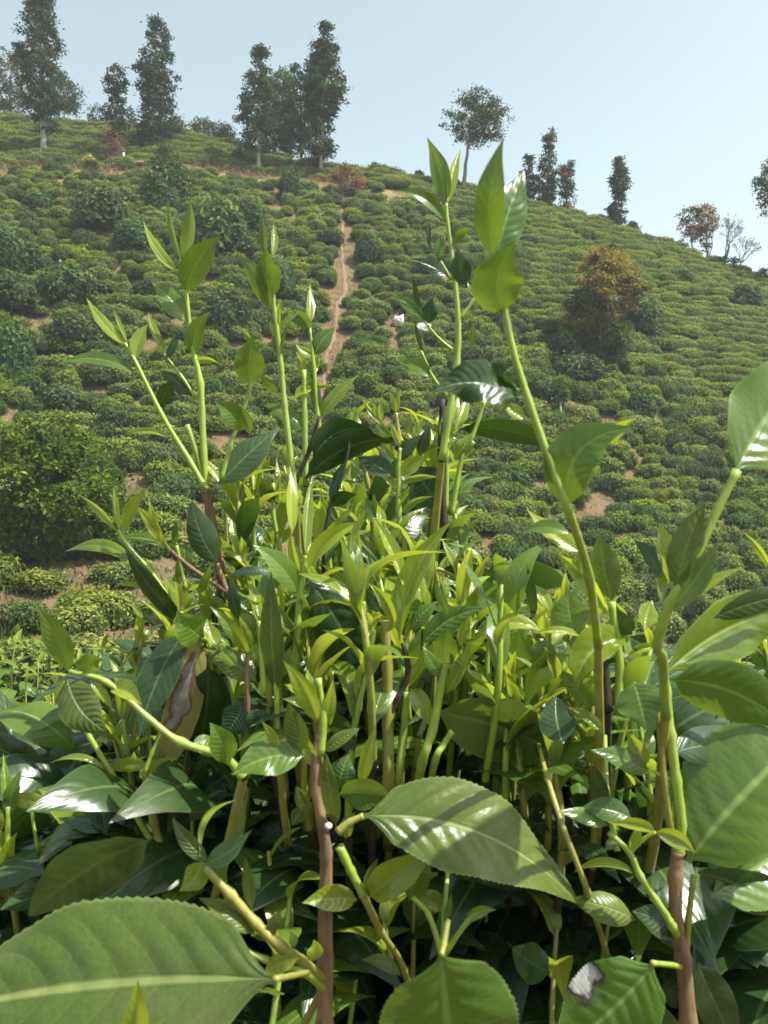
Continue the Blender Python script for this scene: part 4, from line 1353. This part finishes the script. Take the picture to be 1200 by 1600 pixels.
shoot(PL, 0.48, [('stem', [(320, 1000), (300, 985), (287, 985)], 9, 6), ('stem_olive', [(316, 1010), (312, 985)], 7, 6)], '''
320 1000 276 955 54 m 0 .05 -1
287 988 217 1155 58 s -18 -.05 -2
310 988 214 1262 56 d 10 .06 3
325 1040 302 1192 74 o 12 .05 4
''', BASE_L)
shoot(PL, 0.40, [('stem', [(380, 1215), (350, 1183), (283, 1160), (233, 1123), (167, 1066), (107, 1049)], 15, 7), ('stem', [(226, 1207), (238, 1175), (254, 1142)], 7, 4)], '''
107 1049 55 946 36 m 20 -.06 -1
127 1049 126 1009 13 l 20 .05
131 1051 161 1030 36 m -35 .2
105 1058 168 1144 62 g -15 -.12 -1
173 1077 222 1102 44 y 20 .12 -1
140 1063 177 1112 17 y 10 .05
105 1060 88 1100 22 y 10 -.1
357 1191 328 1129 42 m 0 -.05 -1
300 1165 345 1178 30 m 40 .1 1
''', BASE_L)
shoot(PL, 0.48, [('stem', [(240, 1320), (198, 1249), (168, 1198), (140, 1151), (128, 1130)], 11, 7), ('stem_olive', [(263, 1390), (252, 1330), (240, 1283), (231, 1240), (226, 1207)], 16, 10)], '''
168 1207 77 1193 16 y -40 -.16
231 1198 170 1205 26 y 10 -.12
233 1219 278 1182 29 y 10 .05 -1
255 1240 235 1140 12 y 40
165 1302 160 1195 46 o 5 .03 3
''', BASE_L)
shoot(PL, 0.55, [('stem', [(160, 1320), (150, 1300), (135, 1282)], 9, 7), ('stem', [(18, 1400), (12, 1330), (13, 1260)], 12, 7), ('stem', [(75, 1390), (60, 1330), (48, 1262)], 8, 5)], '''
140 1284 60 1233 64 y -12 -.06 -1
13 1248 95 1277 28 y -20 .10
10 1267 5 1177 21 l 25 0
13 1277 33 1203 23 m 15 .05
10 1360 27 1300 28 y 10 .06
7 1367 80 1313 27 m 20 -.06
2 1300 -20 1250 30 y
8 1330 -25 1290 34 y
93 1367 117 1297 17 o 20 .1
12 1420 -10 1360 26 y
18 1400 60 1360 30 m
''', BASE_L)
shoot(PL, 0.34, [('stem_olive', [(503, 1530, 4), (470, 1502, 1), (440, 1480), (400, 1443), (360, 1398), (320, 1356)], 20, 13), ('stem', [(505, 1545, 4), (475, 1520, 1), (417, 1500), (370, 1480), (333, 1462)], 13, 8)], '''
333 1463 222 1428 54 y -10 .05 -1
313 1333 370 1250 15 l 25 .24
327 1347 270 1278 25 g 15 .06
320 1350 393 1297 32 m 30 -.08
318 1345 280 1392 42 y -10 .1
370 1320 383 1247 15 g 20 0
393 1420 383 1340 19 g 20 0
397 1460 310 1403 32 g -30 -.08
467 1497 410 1530 30 y 10 -.12
480 1500 490 1468 27 y -30 -.2
460 1480 453 1453 15 y
350 1390 330 1340 20 m
420 1470 440 1420 18 g
235 1312 45 1432 96 o 25 -.06 3
''', BASE_L)

# --- central plant
shoot(PC, 0.53, [('stem', [(462, 790), (455, 720), (444, 627), (439, 570), (432, 507), (426, 462), (420, 400)], 11, 5)], '''
425 467 416 386 38 m 5 .03 -1
415 402 409 333 13 m 30 0
424 402 427 349 15 l 25 -.05
422 482 372 398 31 m 25 -.08
436 510 439 466 13 y 25 .05
432 527 422 498 11 y 25 0
440 562 472 486 20 g 45 .2
434 614 406 582 15 m 20 .05
''', BASE_C)
shoot(PC, 0.51, [('stem', [(345, 750), (358, 705), (369, 670), (385, 627), (392, 597)], 8, 5)], '''
391 602 394 524 46 m 5 .03 -1
393 530 376 514 7 y 10 0
375 675 335 627 36 m -10 -.12 -1
390 679 367 630 17 m 20 -.1
''')
shoot(PC, 0.62, [('stem', [(502, 720), (497, 655), (490, 570), (484, 512)], 9, 4), ('stem', [(478, 760), (476, 655), (475, 578)], 10, 7)], '''
484 507 484 441 19 l 15 0
484 517 456 484 21 m 20 -.1
490 555 524 511 27 m 8 .06
490 555 462 537 17 y -20 .1
487 585 470 557 17 l 10 .05
491 580 492 552 15 l
476 580 462 548 14 l
489 607 460 625 19 y -20 -.15
488 606 518 604 9 y -40 .1
497 647 486 570 17 m 25 0
500 655 560 586 23 y 20 .05
482 677 406 631 26 m -25 -.1
478 600 500 560 13 l
''', BASE_C)
shoot(PC, 0.56, [('bark_dark', [(460, 760), (485, 699), (499, 650)], 8, 5), ('bark_dark', [(505, 850), (516, 795), (541, 717), (546, 680)], 7, 4)], '''
489 717 582 672 44 s -22 .20 1
477 749 642 688 42 s -30 .14 2
341 757 437 667 48 s 20 .02 2
611 680 576 659 19 m -20 .08
517 787 544 715 17 o 35 .06
517 792 557 773 21 o -25 .12
''', BASE_C)
shoot(PC, 0.62, [('stem', [(440, 900), (437, 856), (427, 803), (427, 755)], 9, 5), ('stem', [(425, 870), (424, 853), (400, 838)], 5, 3), ('stem', [(383, 870), (383, 827), (380, 800)], 5, 3), ('stem', [(412, 780), (408, 735), (406, 715)], 6, 3)], '''
429 787 384 739 27 m 10 -.06
431 784 408 744 21 y 15 0
432 781 432 715 15 l 20 0
435 784 437 741 13 y 20 0
408 733 405 699 9 y
410 733 413 704 9 y
407 733 399 722 9 y
410 738 422 712 8 y
383 827 337 775 19 m 15 -.05
381 821 373 755 15 m 25 0
424 853 387 827 11 y
424 853 379 840 10 y
422 850 416 829 11 y
430 850 446 818 13 y
405 845 395 812 11 y
440 850 470 812 12 y
''', BASE_C)
shoot(PC, 0.66, [('stem', [(517, 900), (512, 850), (508, 810), (505, 790)], 8, 5), ('stem', [(560, 900), (540, 850), (528, 815)], 6, 4)], '''
505 800 470 775 14 y
506 800 520 760 12 y
510 830 545 800 11 y
508 835 480 815 11 y
528 815 512 780 11 m
530 818 552 795 12 y
540 845 570 830 11 y
515 860 495 835 12 m
505 795 500 760 10 y
''', BASE_C)
shoot(PC, 0.45, [('stem', [(458, 1060), (461, 1033), (465, 980), (469, 927), (474, 895), (478, 868)], 14, 8)], '''
457 834 453 729 20 l 28 0
470 900 456 826 16 y 20
477 869 489 743 22 l 25 .03
480 891 569 815 34 y 15 .12
469 893 450 838 18 l 15 -.03
467 928 396 852 37 m -20 -.08 -1
467 967 561 952 22 y -35 .17
424 896 357 899 15 o -30 -.08
482 905 597 1132 92 o 6 .05 4
505 905 530 980 60 o 20 .05 5
''', BASE_C)
shoot(PC, 0.49, [('stem', [(578, 1045), (575, 1031), (569, 967), (567, 940)], 13, 8)], '''
567 956 562 819 24 y 20 .03
564 959 503 882 24 y 18 -.10
561 966 520 945 16 y -20 -.1
580 1031 551 1012 10 y -20 -.1
572 1000 590 970 14 y
''', BASE_C)
shoot(PC, 0.44, [('stem_olive', [(608, 1320, 5), (607, 1230), (606, 1130), (605, 1041), (602, 970)], 21, 15), ('stem', [(617, 1300, 4), (622, 1225), (630, 1150), (636, 1081)], 15, 11), ('bark_dark', [(606, 1120), (622, 1090), (638, 1050), (630, 1005)], 12, 8)], '''
637 1076 686 1000 28 y 15 .06
641 1076 673 1136 32 y 0 .06 -1
639 1047 606 1003 17 m 20 -.06
643 1041 658 984 19 m 25 .03
625 1001 707 812 46 y 22 .10
659 942 652 882 23 l 0 .03 -1
641 985 686 938 26 m 25 .06
617 977 574 910 26 y 15 -.1
630 915 582 808 28 l 28 -.05
655 900 668 846 16 l 20 .05
''', BASE_C)
shoot(PC, 0.42, [('stem', [(650, 1255, 3), (660, 1190), (676, 1140), (689, 1073), (697, 1034)], 15, 12), ('stem', [(668, 1250, 3), (680, 1188), (692, 1165), (706, 1143)], 12, 9)], '''
700 961 678 907 15 m 20 0
716 998 750 915 33 l 0 .04 -1
660 1006 755 950 38 m -15 .10
697 1041 701 978 37 m 5 .05 -1
697 1083 736 997 28 y 28 -.05
690 1060 660 1010 22 m
720 1010 735 960 18 y
''', BASE_C)
# dark broad leaves and shoots behind the centre
shoot(PC, 0.60, [('bark_dark', [(695, 830), (690, 752), (689, 700), (691, 624)], 13, 8), ('stem', [(697, 800), (698, 740), (699, 685)], 8, 6), ('stem', [(705, 805), (713, 760), (723, 712), (740, 690)], 9, 6), ('stem', [(735, 690), (748, 655), (757, 628)], 7, 5)], '''
711 679 734 610 26 l 5 .03 -1
707 652 703 612 11 l
708 660 718 615 12 l
707 679 683 662 21 m 10 -.1
716 687 661 710 22 y -30 -.12
709 717 737 676 28 y -10 -.05
717 671 878 708 36 s -25 .10 2
691 789 644 730 74 o 8 .03 3
699 700 690 650 14 y
757 632 740 620 20 y
757 632 785 618 16 y
''', BASE_C)
shoot(PC, 0.56, [('stem', [(626, 850), (623, 795), (623, 733), (625, 700)], 10, 6), ('stem_olive', [(628, 690), (623, 677), (619, 645)], 7, 5)], '''
624 723 661 678 20 s 20 .08
620 720 595 692 17 y 15 -.08
628 744 665 714 25 y 0 .10
624 757 688 747 15 y -35 .12
617 765 588 730 17 l 10 -.06
627 803 677 776 15 y -35 .14
613 744 559 715 32 s -20 -.05 1
635 680 640 643 11 m 20
655 712 672 668 21 o 20 .05
619 645 609 611 13 y 15
623 643 624 604 6 y
590 657 565 622 10 y
592 660 585 628 10 y
596 660 596 624 10 y
602 665 572 640 10 y
611 682 586 659 17 m -10 .08
610 852 667 805 44 o 15 .08 2
589 818 571 776 23 m 10 0
600 820 583 770 14 m
620 790 640 760 16 y
625 700 610 660 12 y
''', BASE_C)
shoot(PC, 0.50, [('stem', [(690, 720), (703, 640), (714, 567), (716, 500), (709, 425), (699, 346), (697, 318)], 12, 5), ('stem', [(705, 436), (688, 408)], 6, 4), ('stem', [(718, 500), (742, 466), (752, 445)], 6, 4), ('stem', [(707, 547), (687, 530), (663, 503)], 6, 3), ('stem', [(700, 620), (677, 590), (658, 548)], 6, 3)], '''
697 318 667 214 30 m 15 -.04
699 318 720 233 26 l 15 .04
696 347 613 299 19 m -30 -.16
707 385 739 357 16 m -30 .16
688 403 688 368 15 m 10 .05
701 433 640 405 19 o -25 -.06
671 389 669 341 7 o 10 0
663 503 607 455 19 m -15 -.06
656 493 644 429 9 s 20
670 506 676 464 25 s 10 .04
660 549 648 504 8 o 20
673 590 622 562 23 m -15 -.1
737 550 740 500 9 m 20
745 465 755 440 12 l
742 468 730 440 10 l
''', BASE_C)
shoot(PC, 0.46, [('stem', [(775, 1130), (762, 1063), (763, 1004)], 11, 7), ('stem', [(822, 1130), (815, 1100), (811, 1058)], 11, 9)], '''
759 1059 730 1032 15 y -20 -.1
751 1063 760 1104 23 m 10 .03
848 987 736 1006 34 y -25 -.20
812 1060 811 983 48 m 5 .03 -1
767 1104 797 1046 27 y 15 .05
765 1010 775 985 14 y
815 1100 800 1060 20 m 10
''', BASE_R)
shoot(PC, 0.54, [('stem_olive', [(690, 960), (684, 910), (683, 889), (710, 900)], 7, 5), ('stem_olive', [(820, 990), (802, 966)], 7, 6)], '''
802 966 696 902 50 m -12 -.03
689 890 795 913 22 s -40 .08 1
700 915 760 945 26 o
''', BASE_C)

# the brown woody stem with its clusters
shoot(PC, 0.38, [('bark', [(507, 1660), (507, 1600), (508, 1500), (509, 1400), (510, 1335), (503, 1285), (494, 1230), (493, 1180), (498, 1150), (502, 1130)], 29, 8), ('stem', [(500, 1180), (505, 1120), (497, 1060)], 14, 9), ('stem', [(530, 1322), (548, 1360), (568, 1400)], 14, 12),
                 ('stem_olive', [(568, 1400), (595, 1455, 1), (635, 1525, 4), (650, 1640, 12)], 12, 9)], '''
496 1129 442 1032 38 y 12 -.06 -1
480 1089 443 1070 24 l 10 -.1
483 1107 440 1092 15 y
515 1134 526 1094 17 y 15
469 1177 450 1098 36 g 25 -.03
507 1174 562 1138 21 g 30 .03
437 1179 408 1126 17 y 20 -.06
530 1232 546 1178 42 m 5 .05
530 1242 616 1252 46 m -30 .1
563 1225 588 1132 25 y 20 0
477 1180 363 1211 60 m -15 -.10 -1
525 1292 510 1178 28 g 20 .02
480 1272 462 1228 22 g 20
470 1260 455 1290 22 g
540 1310 555 1270 24 y 15 .1
495 1200 475 1140 24 y
510 1130 520 1060 20 y
498 1100 480 1045 22 y
558 1406 472 1411 44 y -5 -.05 -1
578 1402 681 1325 54 y -5 .04 -1
570 1400 590 1340 18 m 20
640 1407 676 1328 42 m 10 .05
648 1407 699 1426 36 y 10 .12
627 1525 565 1500 22 g -20 -.15
''', BASE_C)
shoot(PC, 0.36, [('stem', [(692, 1496), (670, 1430), (645, 1402)], 9, 7), ('stem', [(692, 1496), (694, 1430, 1), (702, 1330, 4), (706, 1250, 7)], 9, 6), ('stem', [(695, 1490), (730, 1440), (750, 1420)], 9, 6), ('stem', [(690, 1520), (692, 1490)], 12, 12)], '''
730 1440 775 1422 18 y -10 .15
694 1440 705 1395 12 m
''', BASE_C)
# mass of stripped shoot tips left of the brown stem
shoot(PC, 0.43, [('stem', [(432, 1150), (432, 1084), (425, 1000)], 11, 6), ('bark', [(388, 1120), (386, 1073), (386, 1028), (384, 1005)], 11, 4), ('stem', [(413, 1085), (408, 1020), (405, 970)], 10, 7)], '''
432 1086 424 894 36 g 28 .02
405 977 385 902 24 l 5 -.05
373 969 362 902 20 o 25 .05
413 977 405 926 17 y 15
389 1025 327 947 24 y 15 -.06
341 1017 324 966 28 l 10 .05
400 1065 322 1019 43 g -10 -.08
389 1033 417 1004 22 m 10 .06
380 1000 350 955 18 y
395 1010 372 960 16 y
420 1090 405 1065 18 y
370 1040 345 1010 22 y
440 1060 455 1010 20 m
415 1110 395 1150 40 o
380 1100 350 1150 46 o
''', BASE_C)
# large leaves low in the plant
shoot(PC, 0.36, [('stem_olive', [(528, 1300), (548, 1284), (568, 1275)], 14, 9)], '''
566 1275 905 1412 138 g 22 .12 1
''')
shoot(PC, 0.44, [('stem_olive', [(655, 1150), (670, 1115), (684, 1108)], 10, 8)], '''
680 1112 916 1205 100 c -38 .06 1
''', BASE_C)
shoot(PC, 0.27, [('stem_olive', [(700, 1440, 5), (694, 1475, 1), (690, 1492)], 9, 8), ('stem_olive', [(480, 1520, 6), (455, 1525, 2), (430, 1530)], 10, 10)], '''
690 1490 735 1760 235 m 5 -.03 2
432 1530 -170 1600 262 g -14 -.04 1
212 1645 215 1530 46 y 10 0 -1
''')

# --- right plant
shoot(PR, 0.31, [('stem', [(935, 1010, 6), (920, 900, 3), (889, 800), (859, 721), (825, 624), (802, 549), (787, 477), (772, 400)], 16, 9)], '''
787 492 804 380 80 m -12 .15 -1
771 402 787 216 47 m 8 .07 -1
776 398 819 266 62 m -14 .02 1
729 446 715 387 32 s 10 .05
810 626 680 610 66 o -25 -.16 -1 .34
822 652 786 623 24 y -20 .1
888 798 988 668 84 m 14 .26 -1
955 694 993 655 26 y 20 .1 -1
806 610 748 566 50 o 25 .1 1 .3
''', BASE_R)
shoot(PR, 0.31, [('stem', [(1040, 1120, 6), (1035, 1030, 3), (1027, 1008, 1), (1048, 941), (1080, 885), (1119, 800), (1152, 735)], 18, 13)], '''
1150 737 1275 556 132 m -28 .05 4
1056 922 1102 786 50 g 40 .04
1048 919 1030 815 46 l 8 -.03 1
1035 943 1043 867 16 l 20
1032 903 991 844 26 o 20 -.1 2
1046 954 1123 847 42 m 18 -.03
1051 954 1167 885 26 y 30 .05
''', BASE_R)
shoot(PR, 0.41, [('stem', [(965, 1100), (968, 1040), (963, 995), (955, 941)], 14, 11), ('bark_dark', [(948, 1110), (943, 1040), (933, 960)], 20, 13), ('stem', [(909, 900), (907, 862)], 12, 10)], '''
907 863 823 796 33 l 0 .03 -1
888 834 815 831 22 m -30 -.12 1
807 962 857 847 38 m 20 .18
835 965 824 884 17 s 20 0
859 954 830 911 22 l 5 -.06
957 938 937 835 48 g 22 .03
949 959 862 860 36 y 20 -.08
899 991 888 922 62 m 15 .05 1
987 991 966 951 36 o 10 .1
1008 983 1019 938 36 l -10 .08
980 997 902 1077 54 y -10 -.22 -1
1011 1010 984 995 28 o
1024 1012 980 1028 20 y -10 -.12
890 1023 824 1108 44 y 20 -.2
923 1106 866 1042 26 m 15 -.04
912 997 834 990 16 y -35 -.1
860 1000 835 1050 40 m
870 1060 850 1010 30 y
920 1060 900 1000 34 y
945 1000 920 950 24 y
''', BASE_R)
shoot(PR, 0.38, [('stem', [(1059, 1336), (1064, 1288), (1056, 1219), (1047, 1150), (1040, 1080), (1035, 1030)], 18, 15), ('bark', [(1080, 1680), (1076, 1600), (1067, 1499), (1057, 1450), (1055, 1373), (1059, 1330)], 26, 20), ('stem_olive', [(1050, 1300), (1045, 1272), (1037, 1213), (1029, 1109)], 13, 11),
                 ('stem_olive', [(1070, 1500), (1076, 1437), (1084, 1368)], 12, 9), ('stem', [(1054, 1220), (1030, 1210), (1008, 1197)], 6, 4)], '''
1040 1052 1300 942 92 l -20 .10 2
1046 1062 1245 1148 96 m -14 .10 1
1115 966 1255 928 38 s -30 .05 3
1050 1176 1195 1160 64 o 10 .05 4
1075 1347 1300 1120 186 m 12 .04 2
1110 1402 1310 1285 130 m -10 .02 4
1090 1362 1265 1442 66 o -20 .05 3
990 1066 1009 1141 74 m 0 .03 -1
1008 1198 978 1140 32 y 10 -.05
1016 1209 922 1172 33 m -15 -.06
947 1258 925 1194 26 o 15
944 1149 887 1104 24 l 10 -.06
880 1162 869 1088 60 o 5 .05 2
1090 1505 1152 1645 64 o 10 0 2
1062 1464 988 1424 46 o -15 -.08
992 1437 893 1407 46 g -20 -.06
985 1080 1030 1110 30 m
''', BASE_R)
shoot(PR, 0.37, [('stem', [(1058, 1462, 1), (1050, 1447), (1040, 1429), (1000, 1368), (984, 1333), (952, 1301)], 14, 8), ('stem', [(965, 1330), (950, 1250, 1), (945, 1150, 4)], 9, 7), ('stem_olive', [(985, 1620, 16), (945, 1480, 7), (918, 1395, 1), (912, 1376), (880, 1293), (855, 1215, 2), (842, 1165, 6)], 11, 8), ('stem', [(984, 1333), (1005, 1312), (1024, 1300)], 7, 5)], '''
1024 1300 1086 1333 30 y -8 .10
1024 1300 948 1285 28 y -10 -.06
987 1279 906 1263 36 m -12 -.08
950 1290 870 1268 24 m -20 -.05
991 1367 895 1364 24 y -20 -.17
985 1330 1000 1285 18 y
965 1310 945 1330 16 m
''', BASE_R)
shoot(PR, 0.33, [('stem', [(1066, 1512, 5.4), (1050, 1508, 2.5), (1020, 1505)], 10, 8)], '''
1022 1505 852 1655 138 t 10 .05 1
860 1520 800 1480 60 o 10 .05 3
''')
# sprig showing at the right edge
shoot(PR, 0.7, [('stem', [(1215, 960), (1205, 890), (1210, 850)], 9, 6), ('stem', [(1215, 1090), (1200, 1040), (1195, 1000)], 8, 5)], '''
1205 892 1160 830 13 y 15 -.06
1198 1040 1165 1010 16 m
1196 1045 1170 1060 18 m
1200 1030 1188 985 14 y
''', BASE_R)
bd = mesh_np('bud', *[a for a in ((lambda V, q: (V, fix_tris(V, q)))(*tube(np.array([px(513, 1297, .36), px(513, 1294, .36), px(513, 1291, .36), px(513, 1287, .36), px(513, 1285, .36)]) - np.array(BASE_C), [0.0002, .0014, .0018, .0014, .0002], 10)))], MAT['bud'])
link('bud', bd, PC)


# --- shaded older leaves filling the bushes behind the front leaves
CANON = {}
for ty in ('old', 'mid', 'young', 'olive'):
    CANON[ty] = []
    for i in range(5):
        r = random.Random(900 + i)
        c = (np.array([0, 0, 0.0]), np.array([0, 0.5, 0.10 + 0.09 * i]), np.array([0, 1.0, 0.05 - 0.10 * i]))
        V, q, uv = leaf_grid(c, np.array([1.0, 0, 0]), (0.36 if ty == 'young' else 0.40) + 0.02 * i, 0.5 if ty == 'young' else 0.14, -0.2, r.uniform(-.7, .7), 14, 6, 0, 0.06, 950 + i, 0.4)
        CANON[ty].append((V, q, uv))


def frame(d, up):
    y = d / np.linalg.norm(d)
    x = np.cross(y, up)
    x /= np.linalg.norm(x) + 1e-9
    return np.stack([x, y, np.cross(x, y)], 1)


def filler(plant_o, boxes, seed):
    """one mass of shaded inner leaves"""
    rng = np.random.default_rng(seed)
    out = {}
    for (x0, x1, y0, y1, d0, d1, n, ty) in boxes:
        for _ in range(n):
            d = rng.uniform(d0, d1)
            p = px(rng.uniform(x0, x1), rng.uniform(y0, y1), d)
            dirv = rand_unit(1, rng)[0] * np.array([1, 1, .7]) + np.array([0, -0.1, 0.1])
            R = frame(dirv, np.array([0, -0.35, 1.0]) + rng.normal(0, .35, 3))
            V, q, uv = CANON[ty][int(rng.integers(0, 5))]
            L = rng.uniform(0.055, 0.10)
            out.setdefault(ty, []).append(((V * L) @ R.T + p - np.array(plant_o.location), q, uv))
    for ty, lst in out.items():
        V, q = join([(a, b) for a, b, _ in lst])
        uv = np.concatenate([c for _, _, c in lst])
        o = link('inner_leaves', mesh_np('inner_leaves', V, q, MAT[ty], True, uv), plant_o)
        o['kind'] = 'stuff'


# older inner leaves, with a dense upper layer added to shade everything below
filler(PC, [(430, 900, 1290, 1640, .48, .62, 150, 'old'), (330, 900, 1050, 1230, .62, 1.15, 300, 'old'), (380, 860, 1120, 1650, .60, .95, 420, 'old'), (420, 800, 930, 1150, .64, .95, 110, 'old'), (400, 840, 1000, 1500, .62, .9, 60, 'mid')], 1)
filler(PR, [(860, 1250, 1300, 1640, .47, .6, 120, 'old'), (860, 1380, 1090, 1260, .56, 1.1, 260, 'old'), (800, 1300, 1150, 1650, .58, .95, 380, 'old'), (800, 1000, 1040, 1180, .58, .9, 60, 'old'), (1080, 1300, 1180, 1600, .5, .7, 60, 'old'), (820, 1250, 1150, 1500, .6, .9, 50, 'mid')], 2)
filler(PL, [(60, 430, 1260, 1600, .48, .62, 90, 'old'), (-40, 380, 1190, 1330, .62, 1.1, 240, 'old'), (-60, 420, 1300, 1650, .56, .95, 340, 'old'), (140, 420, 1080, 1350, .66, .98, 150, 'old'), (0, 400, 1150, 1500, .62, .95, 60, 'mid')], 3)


# --- further tea plants behind, on the bank to the left, and low at right
def small_leaf_plant(label, base, spots, seed, narrow=False):
    rng = np.random.default_rng(seed)
    root = link('tea_plant', None, None, base)
    tag(root, label, 'tea plant', 'tea plants in the foreground')
    base = np.array(base, float)
    meshes = {ty: [mesh_np('leaf', V, q, MAT[ty], True, uv) for V, q, uv in CANON[ty]] for ty in CANON}
    for (x, y, d) in spots:
        tip = px(x, y, d) - base
        P = smooth_poly(np.array([tip * .02, tip * np.array([.5, .6, .55]) + np.array([0, .13, 0]) + rng.normal(0, .02, 3), tip + np.array([rng.normal(0, .012) - tip[0] * .06, .015 + rng.normal(0, .01), -(.11 if narrow else .15)]), tip]), 6)
        V, qq = tube(P, np.linspace(.0042, .0012, len(P)), 6)
        T3 = fix_tris(V, qq)
        sm = mesh_np('shoot', V, T3, [MAT['bark_dark'], MAT['stem_olive'] if rng.uniform() < .5 else MAT['stem']])
        tv = np.array([t.max() for t in T3]) // 6
        sm.polygons.foreach_set('material_index', (tv > len(P) * 0.68).astype(np.int32))
        so = link('shoot', sm, root)
        az = rng.uniform(0, 6.28)
        for i in range(7):
            t = 1 - (0.006 + i * (0.016 if narrow else 0.024)) / np.linalg.norm(P[-1] - P[-7]) * (6 / (len(P) - 1))
            s = np.array([np.interp(t, np.linspace(0, 1, len(P)), P[:, k]) for k in range(3)])
            az += 2.4
            up = 1.1 - i * 0.28
            if narrow:
                up = 2.4 - i * 0.30
            dv = np.array([math.cos(az), math.sin(az), up])
            R = frame(dv, np.array([-0.25 * math.cos(az), -0.25 * math.sin(az), 1.0]))
            L = min(0.030 + 0.0115 * i, 0.085) * rng.uniform(.85, 1.2)
            if narrow:
                L = min(0.024 + 0.0065 * i, 0.052) * rng.uniform(.85, 1.25)
                R = R * np.array([0.58, 1.0, 1.0])
            ty = ('young' if rng.uniform() < .68 else 'mid') if i < (5 if narrow else 2) else ('mid' if i < 4 else rng.choice(['old', 'mid']))
            lo = link('leaf', meshes[ty][int(rng.integers(0, 5))], so)
            M = Matrix([[*(R[k] * L), s[k]] for k in range(3)] + [[0, 0, 0, 1]])
            lo.matrix_local = M
    return root


rng = np.random.default_rng(88)
sp = [(rng.uniform(-40, 190), rng.uniform(1075, 1190), rng.uniform(1.0, 1.5)) for _ in range(24)]
small_leaf_plant('low glossy-leaved tea plant behind the leaning left shoots', (-0.55, 1.25, -1.25), sp, 1)
sp = [(rng.uniform(-50, 160), rng.uniform(1180, 1420), rng.uniform(.75, 1.05)) for _ in range(24)]
small_leaf_plant('low tea plant at the lower left edge with bright young tips', (-0.40, .92, -1.15), sp, 2)
sp = [(25, 985, 1.6), (-5, 1010, 1.5), (60, 1035, 1.5), (140, 1030, 1.7), (195, 1010, 1.9), (245, 1040, 1.8), (290, 1060, 1.7), (100, 1060, 1.6), (215, 1065, 1.5), (40, 1065, 1.4)]
small_leaf_plant('row of reddish-stemmed tea shoots furthest back at left', (-0.75, 1.7, -1.3), sp, 3)
sp = [(1150, 1010, 1.1), (1190, 985, 1.2), (1215, 1040, 1.1), (1120, 1060, 1.2), (1175, 1075, 1.0), (1060, 1085, 1.2), (1220, 1095, .95), (990, 1120, 1.15), (1090, 1120, 1.05)]
small_leaf_plant('low tea plant partly hidden behind the large right leaves', (0.50, 1.1, -1.25), sp, 4)
sp = [(rng.uniform(430, 860), rng.uniform(960, 1120), rng.uniform(.85, 1.2)) for _ in range(22)]
sp += [(rng.uniform(380, 880), rng.uniform(860, 1010), rng.uniform(.62, .8)) for _ in range(12)]
small_leaf_plant('tea plant filling in behind the central new shoots', (0.03, 1.05, -1.2), sp, 5)

sp = [(rng.uniform(350, 800), rng.uniform(870, 1080), rng.uniform(.45, .62)) for _ in range(34)]
small_leaf_plant('tea plant with crowded narrow yellow-green tips in the middle', (0.0, .8, -1.15), sp, 6, True)
sp = [(rng.uniform(790, 1020), rng.uniform(930, 1110), rng.uniform(.44, .6)) for _ in range(20)]
small_leaf_plant('tea plant with crowded narrow tips around the lower right stems', (0.16, .75, -1.15), sp, 7, True)
sp = [(rng.uniform(100, 400), rng.uniform(1000, 1220), rng.uniform(.50, .7)) for _ in range(16)]
small_leaf_plant('tea plant with narrow tips around the blotched leaf', (-0.24, .8, -1.15), sp, 8, True)

sp = [(rng.uniform(360, 560), rng.uniform(690, 900), rng.uniform(.6, .8)) for _ in range(16)] + [(rng.uniform(550, 720), rng.uniform(650, 900), rng.uniform(.6, .8)) for _ in range(16)]
small_leaf_plant('tea plant whose thin tips rise highest behind the central shoots', (0.0, .95, -1.18), sp, 9, True)

sp = [(rng.uniform(400, 790), rng.uniform(830, 1010), rng.uniform(.42, .54)) for _ in range(18)] + [(rng.uniform(180, 380), rng.uniform(820, 1000), rng.uniform(.5, .62)) for _ in range(6)]
small_leaf_plant('tea plant whose slim bright tips stand foremost in the centre', (-0.02, .7, -1.12), sp, 11, True)
sp = [(250, 1345, .5), (300, 1270, .5), (420, 1330, .46), (455, 1390, .44), (600, 1440, .44), (650, 1330, .47), (760, 1400, .5), (800, 1340, .5), (870, 1450, .45), (960, 1400, .47), (1010, 1240, .48), (925, 1300, .5), (560, 1500, .46), (150, 1380, .5)]
small_leaf_plant('scattered small side shoots low in the shade of the bushes', (0.02, .72, -1.1), sp, 10)


# ------------------------------------------------------------------ the hazy air of the valley
hx0, hx1, hy0, hy1, hz0, hz1 = -260.0, 260.0, -80.0, 300.0, -40.0, 42.0
hv = np.array([(x, y, z) for x in (hx0, hx1) for y in (hy0, hy1) for z in (hz0, hz1)])
hq = np.array([(0, 1, 3, 2), (4, 6, 7, 5), (0, 4, 5, 1), (2, 3, 7, 6), (0, 2, 6, 4), (1, 5, 7, 3)])
b = NB('haze')
vol = b.node('ShaderNodeVolumePrincipled')
vol.inputs['Color'].default_value = (0.93, 0.97, 1.0, 1)
vol.inputs['Density'].default_value = 0.0010
vol.inputs['Anisotropy'].default_value = 0.0
b.l.new(vol.outputs[0], b.out.inputs['Volume'])
hz = link('haze', mesh_np('haze', hv, hq, b.m, False))
hz['kind'] = 'stuff'
hz['label'] = 'thin pale haze hanging in the valley air'
